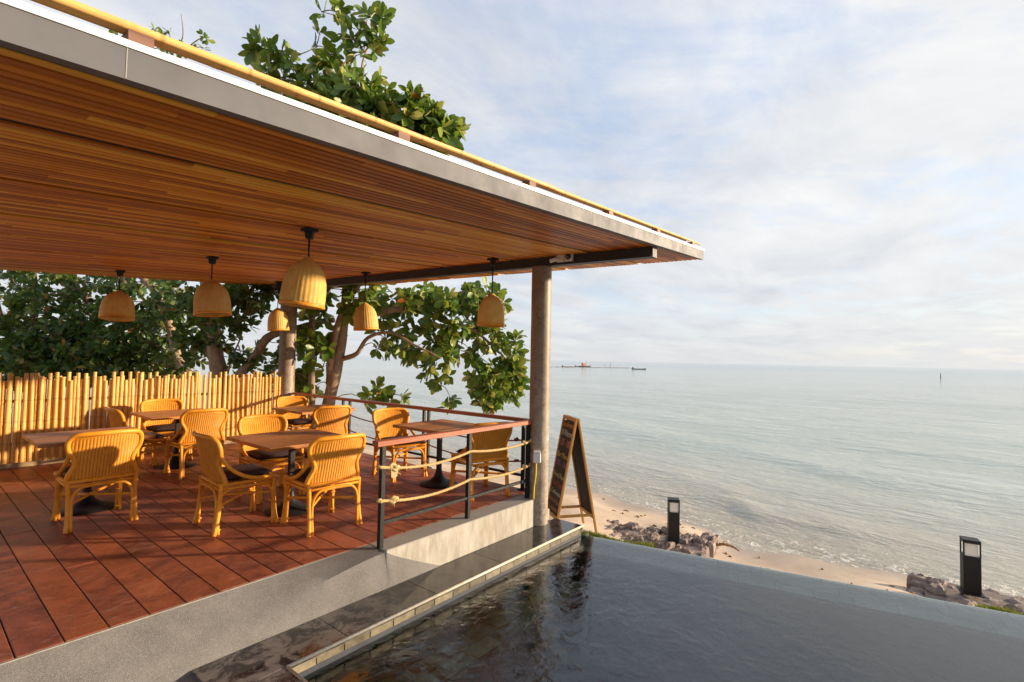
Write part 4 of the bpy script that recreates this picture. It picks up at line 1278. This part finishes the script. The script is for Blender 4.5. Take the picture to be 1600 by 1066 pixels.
# sea almond beyond the seaward railing, limb reaching out over the beach
D1 = 10.2
base1 = pix(508, 640, D1); base1 = Vector((base1.x, base1.y, -.55))
limbs1 = [([base1, pix(512, 640, D1), pix(528, 565, D1), pix(538, 495, D1), pix(543, 440, D1), pix(556, 340, D1), pix(570, 230, D1), pix(585, 120, D1)], .155, .05),
          ([pix(516, 600, D1), pix(517, 560, D1 - .1), pix(528, 507, D1 - .2), pix(546, 468, D1 - .3), pix(575, 420, D1 - .5), pix(610, 330, D1 - .6), pix(640, 200, D1 - .7)], .09, .03),
          ([pix(530, 562, D1), pix(557, 553, D1 - .1), pix(575, 528, D1 - .1), pix(610, 520, D1 - .1), pix(650, 540, D1 - .1), pix(690, 560, D1 - .1)], .06, .012),
          ([pix(540, 500, D1), pix(586, 490, D1), pix(639, 484, D1 + .3), pix(698, 501, D1 + .7), pix(745, 520, D1 + 1.), pix(790, 560, D1 + 1.3)], .095, .02),
          ([pix(639, 484, D1 + .3), pix(690, 465, D1 + .6), pix(740, 455, D1 + 1.), pix(785, 470, D1 + 1.2)], .04, .012),
          ([pix(556, 340, D1), pix(500, 260, D1), pix(470, 180, D1 - .2), pix(440, 110, D1 - .3)], .06, .015),
          ([pix(570, 230, D1), pix(545, 130, D1), pix(540, 70, D1), pix(530, 20, D1)], .045, .008),
          ([pix(575, 190, D1), pix(565, 110, D1), pix(580, 60, D1), pix(592, 15, D1)], .035, .008)]
cl1 = px_blobs([(770, 560, 11.42, 48, 66, .5, 58), (800, 590, 11.60, 22, 40, .3, 20), (710, 500, 11.06, 70, 58, .7, 62), (640, 470, 10.64, 70, 36, .7, 40), (625, 530, 10.55, 50, 36, .6, 20), (745, 475, 11.27, 55, 36, .6, 36), (670, 560, 10.82, 40, 26, .5, 18),
                (600, 622, 10.40, 34, 20, .25, 11), (765, 610, 11.39, 36, 34, .3, 20), (690, 590, 10.94, 16, 30, .2, 5), (705, 632, 11.03, 8, 12, .2, 3), (560, 470, 9.9, 30, 36, .5, 20), (480, 470, 10.3, 40, 36, .6, 26), (495, 540, 10.3, 40, 40, .6, 22), (475, 600, 10.4, 26, 34, .5, 16),
                (500, 165, 8.6, 100, 50, .8, 75), (610, 190, 8.4, 80, 45, .7, 80), (680, 205, 8.3, 34, 34, .4, 34), (430, 105, 8.6, 40, 36, .4, 14), (400, 85, 8.6, 24, 24, .3, 5), (530, 70, 8.5, 45, 60, .5, 13), (585, 40, 8.5, 18, 46, .3, 9), (555, 145, 8.5, 60, 36, .6, 34), (655, 160, 8.4, 20, 22, .3, 12), (510, 10, 8.5, 40, 14, .3, 4),
                (600, 330, 10, 150, 80, 1., 60)], rng)
tree('sea_almond_tree', 'broad leaved tree with twin trunks reaching over the beach beyond the railing', base1, limbs1, cl1, .265, M['leaf_green'], M['bark'], 5, droop=.45)
# slim straight trunk beside it
b = pix(487, 645, 10.0); b = Vector((b.x, b.y, -.55))
tree('slim_tree', 'slim straight tree trunk between the pale column and the twin trunks', b, [([b, pix(487, 620, 10.), pix(487, 560, 10.), pix(488, 500, 10.), pix(486, 440, 10.), pix(484, 330, 10.2)], .075, .05)],
     px_blobs([(470, 330, 10.2, 60, 60, .6, 30), (455, 560, 10.4, 16, 40, .3, 8)], rng), .19, M['leaf_green'], M['bark'], 6, solo=40)
# forked tree behind the fence, one limb curving to the right
D2 = 10.6
b = pix(345, 620, D2); b = Vector((b.x, b.y, -.5))
limbs2 = [([b, pix(346, 610, D2), pix(338, 560, D2), pix(333, 520, D2), pix(330, 470, D2), pix(320, 440, D2 + .2), pix(310, 380, D2 + .3)], .20, .09),
          ([pix(352, 605, D2), pix(372, 588, D2), pix(400, 556, D2 - .2), pix(416, 530, D2 - .3), pix(440, 518, D2 - .3), pix(470, 512, D2 - .2), pix(500, 503, D2), pix(522, 500, D2)], .115, .06),
          ([pix(345, 600, D2), pix(330, 565, D2 + .1), pix(322, 545, D2 + .1), pix(320, 500, D2)], .05, .03),
          ([pix(352, 600, D2), pix(362, 560, D2 - .2), pix(375, 530, D2 - .2), pix(378, 510, D2 - .2)], .025, .012),
          ([pix(300, 590, D2 + .8), pix(278, 560, D2 + .8), pix(262, 500, D2 + .8), pix(240, 455, D2 + .8), pix(218, 430, D2 + .8)], .11, .06),
          ([pix(340, 470, D2), pix(360, 445, D2), pix(400, 420, D2)], .07, .03)]
cl2 = px_blobs([(375, 475, 10.2, 45, 40, .5, 46), (330, 490, 10.5, 60, 55, .6, 60), (400, 450, 10.2, 40, 22, .5, 26), (300, 540, 10.9, 50, 45, .5, 46), (385, 560, 10.6, 36, 26, .4, 14), (415, 590, 10.8, 24, 16, .3, 8), (270, 470, 11., 50, 50, .6, 50), (440, 555, 10.8, 20, 30, .3, 8), (360, 400, 10.6, 90, 40, .8, 24)], rng)
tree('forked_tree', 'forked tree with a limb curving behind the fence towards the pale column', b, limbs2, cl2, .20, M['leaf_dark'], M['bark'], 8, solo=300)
# dark bushy trees further left
for i, (label, x0, dep, specs) in enumerate((
        ('dark bushy tree behind the fence, next to the forked tree', 190, 12.2, [(190, 500, 12.0, 95, 90, 1., 270), (240, 560, 12., 60, 50, .8, 120), (150, 560, 11.8, 70, 45, .7, 130)]),
        ('dense dark tree behind the fence end furthest from the sea', 50, 12.4, [(50, 490, 12.0, 90, 95, 1., 270), (20, 560, 11.8, 60, 50, .7, 120), (95, 550, 11.7, 60, 45, .6, 120)]))):
    b = pix(x0, 640, dep); b = Vector((b.x, b.y, -.5))
    limbs = [([b, pix(x0 + 4, 600, dep), pix(x0 - 8, 540, dep), pix(x0 + 6, 480, dep), pix(x0, 400, dep)], .16, .05), ([pix(x0 - 4, 560, dep), pix(x0 + 40, 510, dep - .2), pix(x0 + 60, 440, dep - .2)], .07, .03), ([pix(x0 - 4, 550, dep), pix(x0 - 45, 500, dep - .2), pix(x0 - 60, 440, dep - .3)], .07, .03)]
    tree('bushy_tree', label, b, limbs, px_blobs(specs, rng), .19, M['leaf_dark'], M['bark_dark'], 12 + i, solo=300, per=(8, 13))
# spindly treetop showing above the roof edge at the far left
D5 = 11.5
b = pix(270, 640, D5 + .5); b = Vector((b.x, b.y, -.5))
limbs5 = [([b, pix(268, 500, D5 + .4), pix(262, 300, D5), pix(258, 150, D5), pix(262, 70, D5)], .12, .012), ([pix(258, 150, D5), pix(240, 90, D5), pix(205, 45, D5), pix(172, 34, D5)], .03, .006), ([pix(262, 120, D5), pix(290, 80, D5), pix(310, 62, D5), pix(328, 58, D5)], .025, .006), ([pix(265, 90, D5), pix(285, 60, D5), pix(283, 22, D5)], .02, .005)]
tree('spindly_tree', 'spindly treetop with sparse twigs showing above the bamboo roof edge', b, limbs5,
     px_blobs([(225, 58, D5, 45, 16, .3, 12), (178, 38, D5, 14, 8, .2, 4), (290, 75, D5, 30, 14, .3, 8), (245, 75, D5, 40, 10, .3, 6), (318, 58, D5, 10, 6, .2, 2), (262, 240, D5, 120, 90, .8, 40)], rng), .17, M['leaf_green'], M['bark_dark'], 15, solo=60, per=(4, 7))
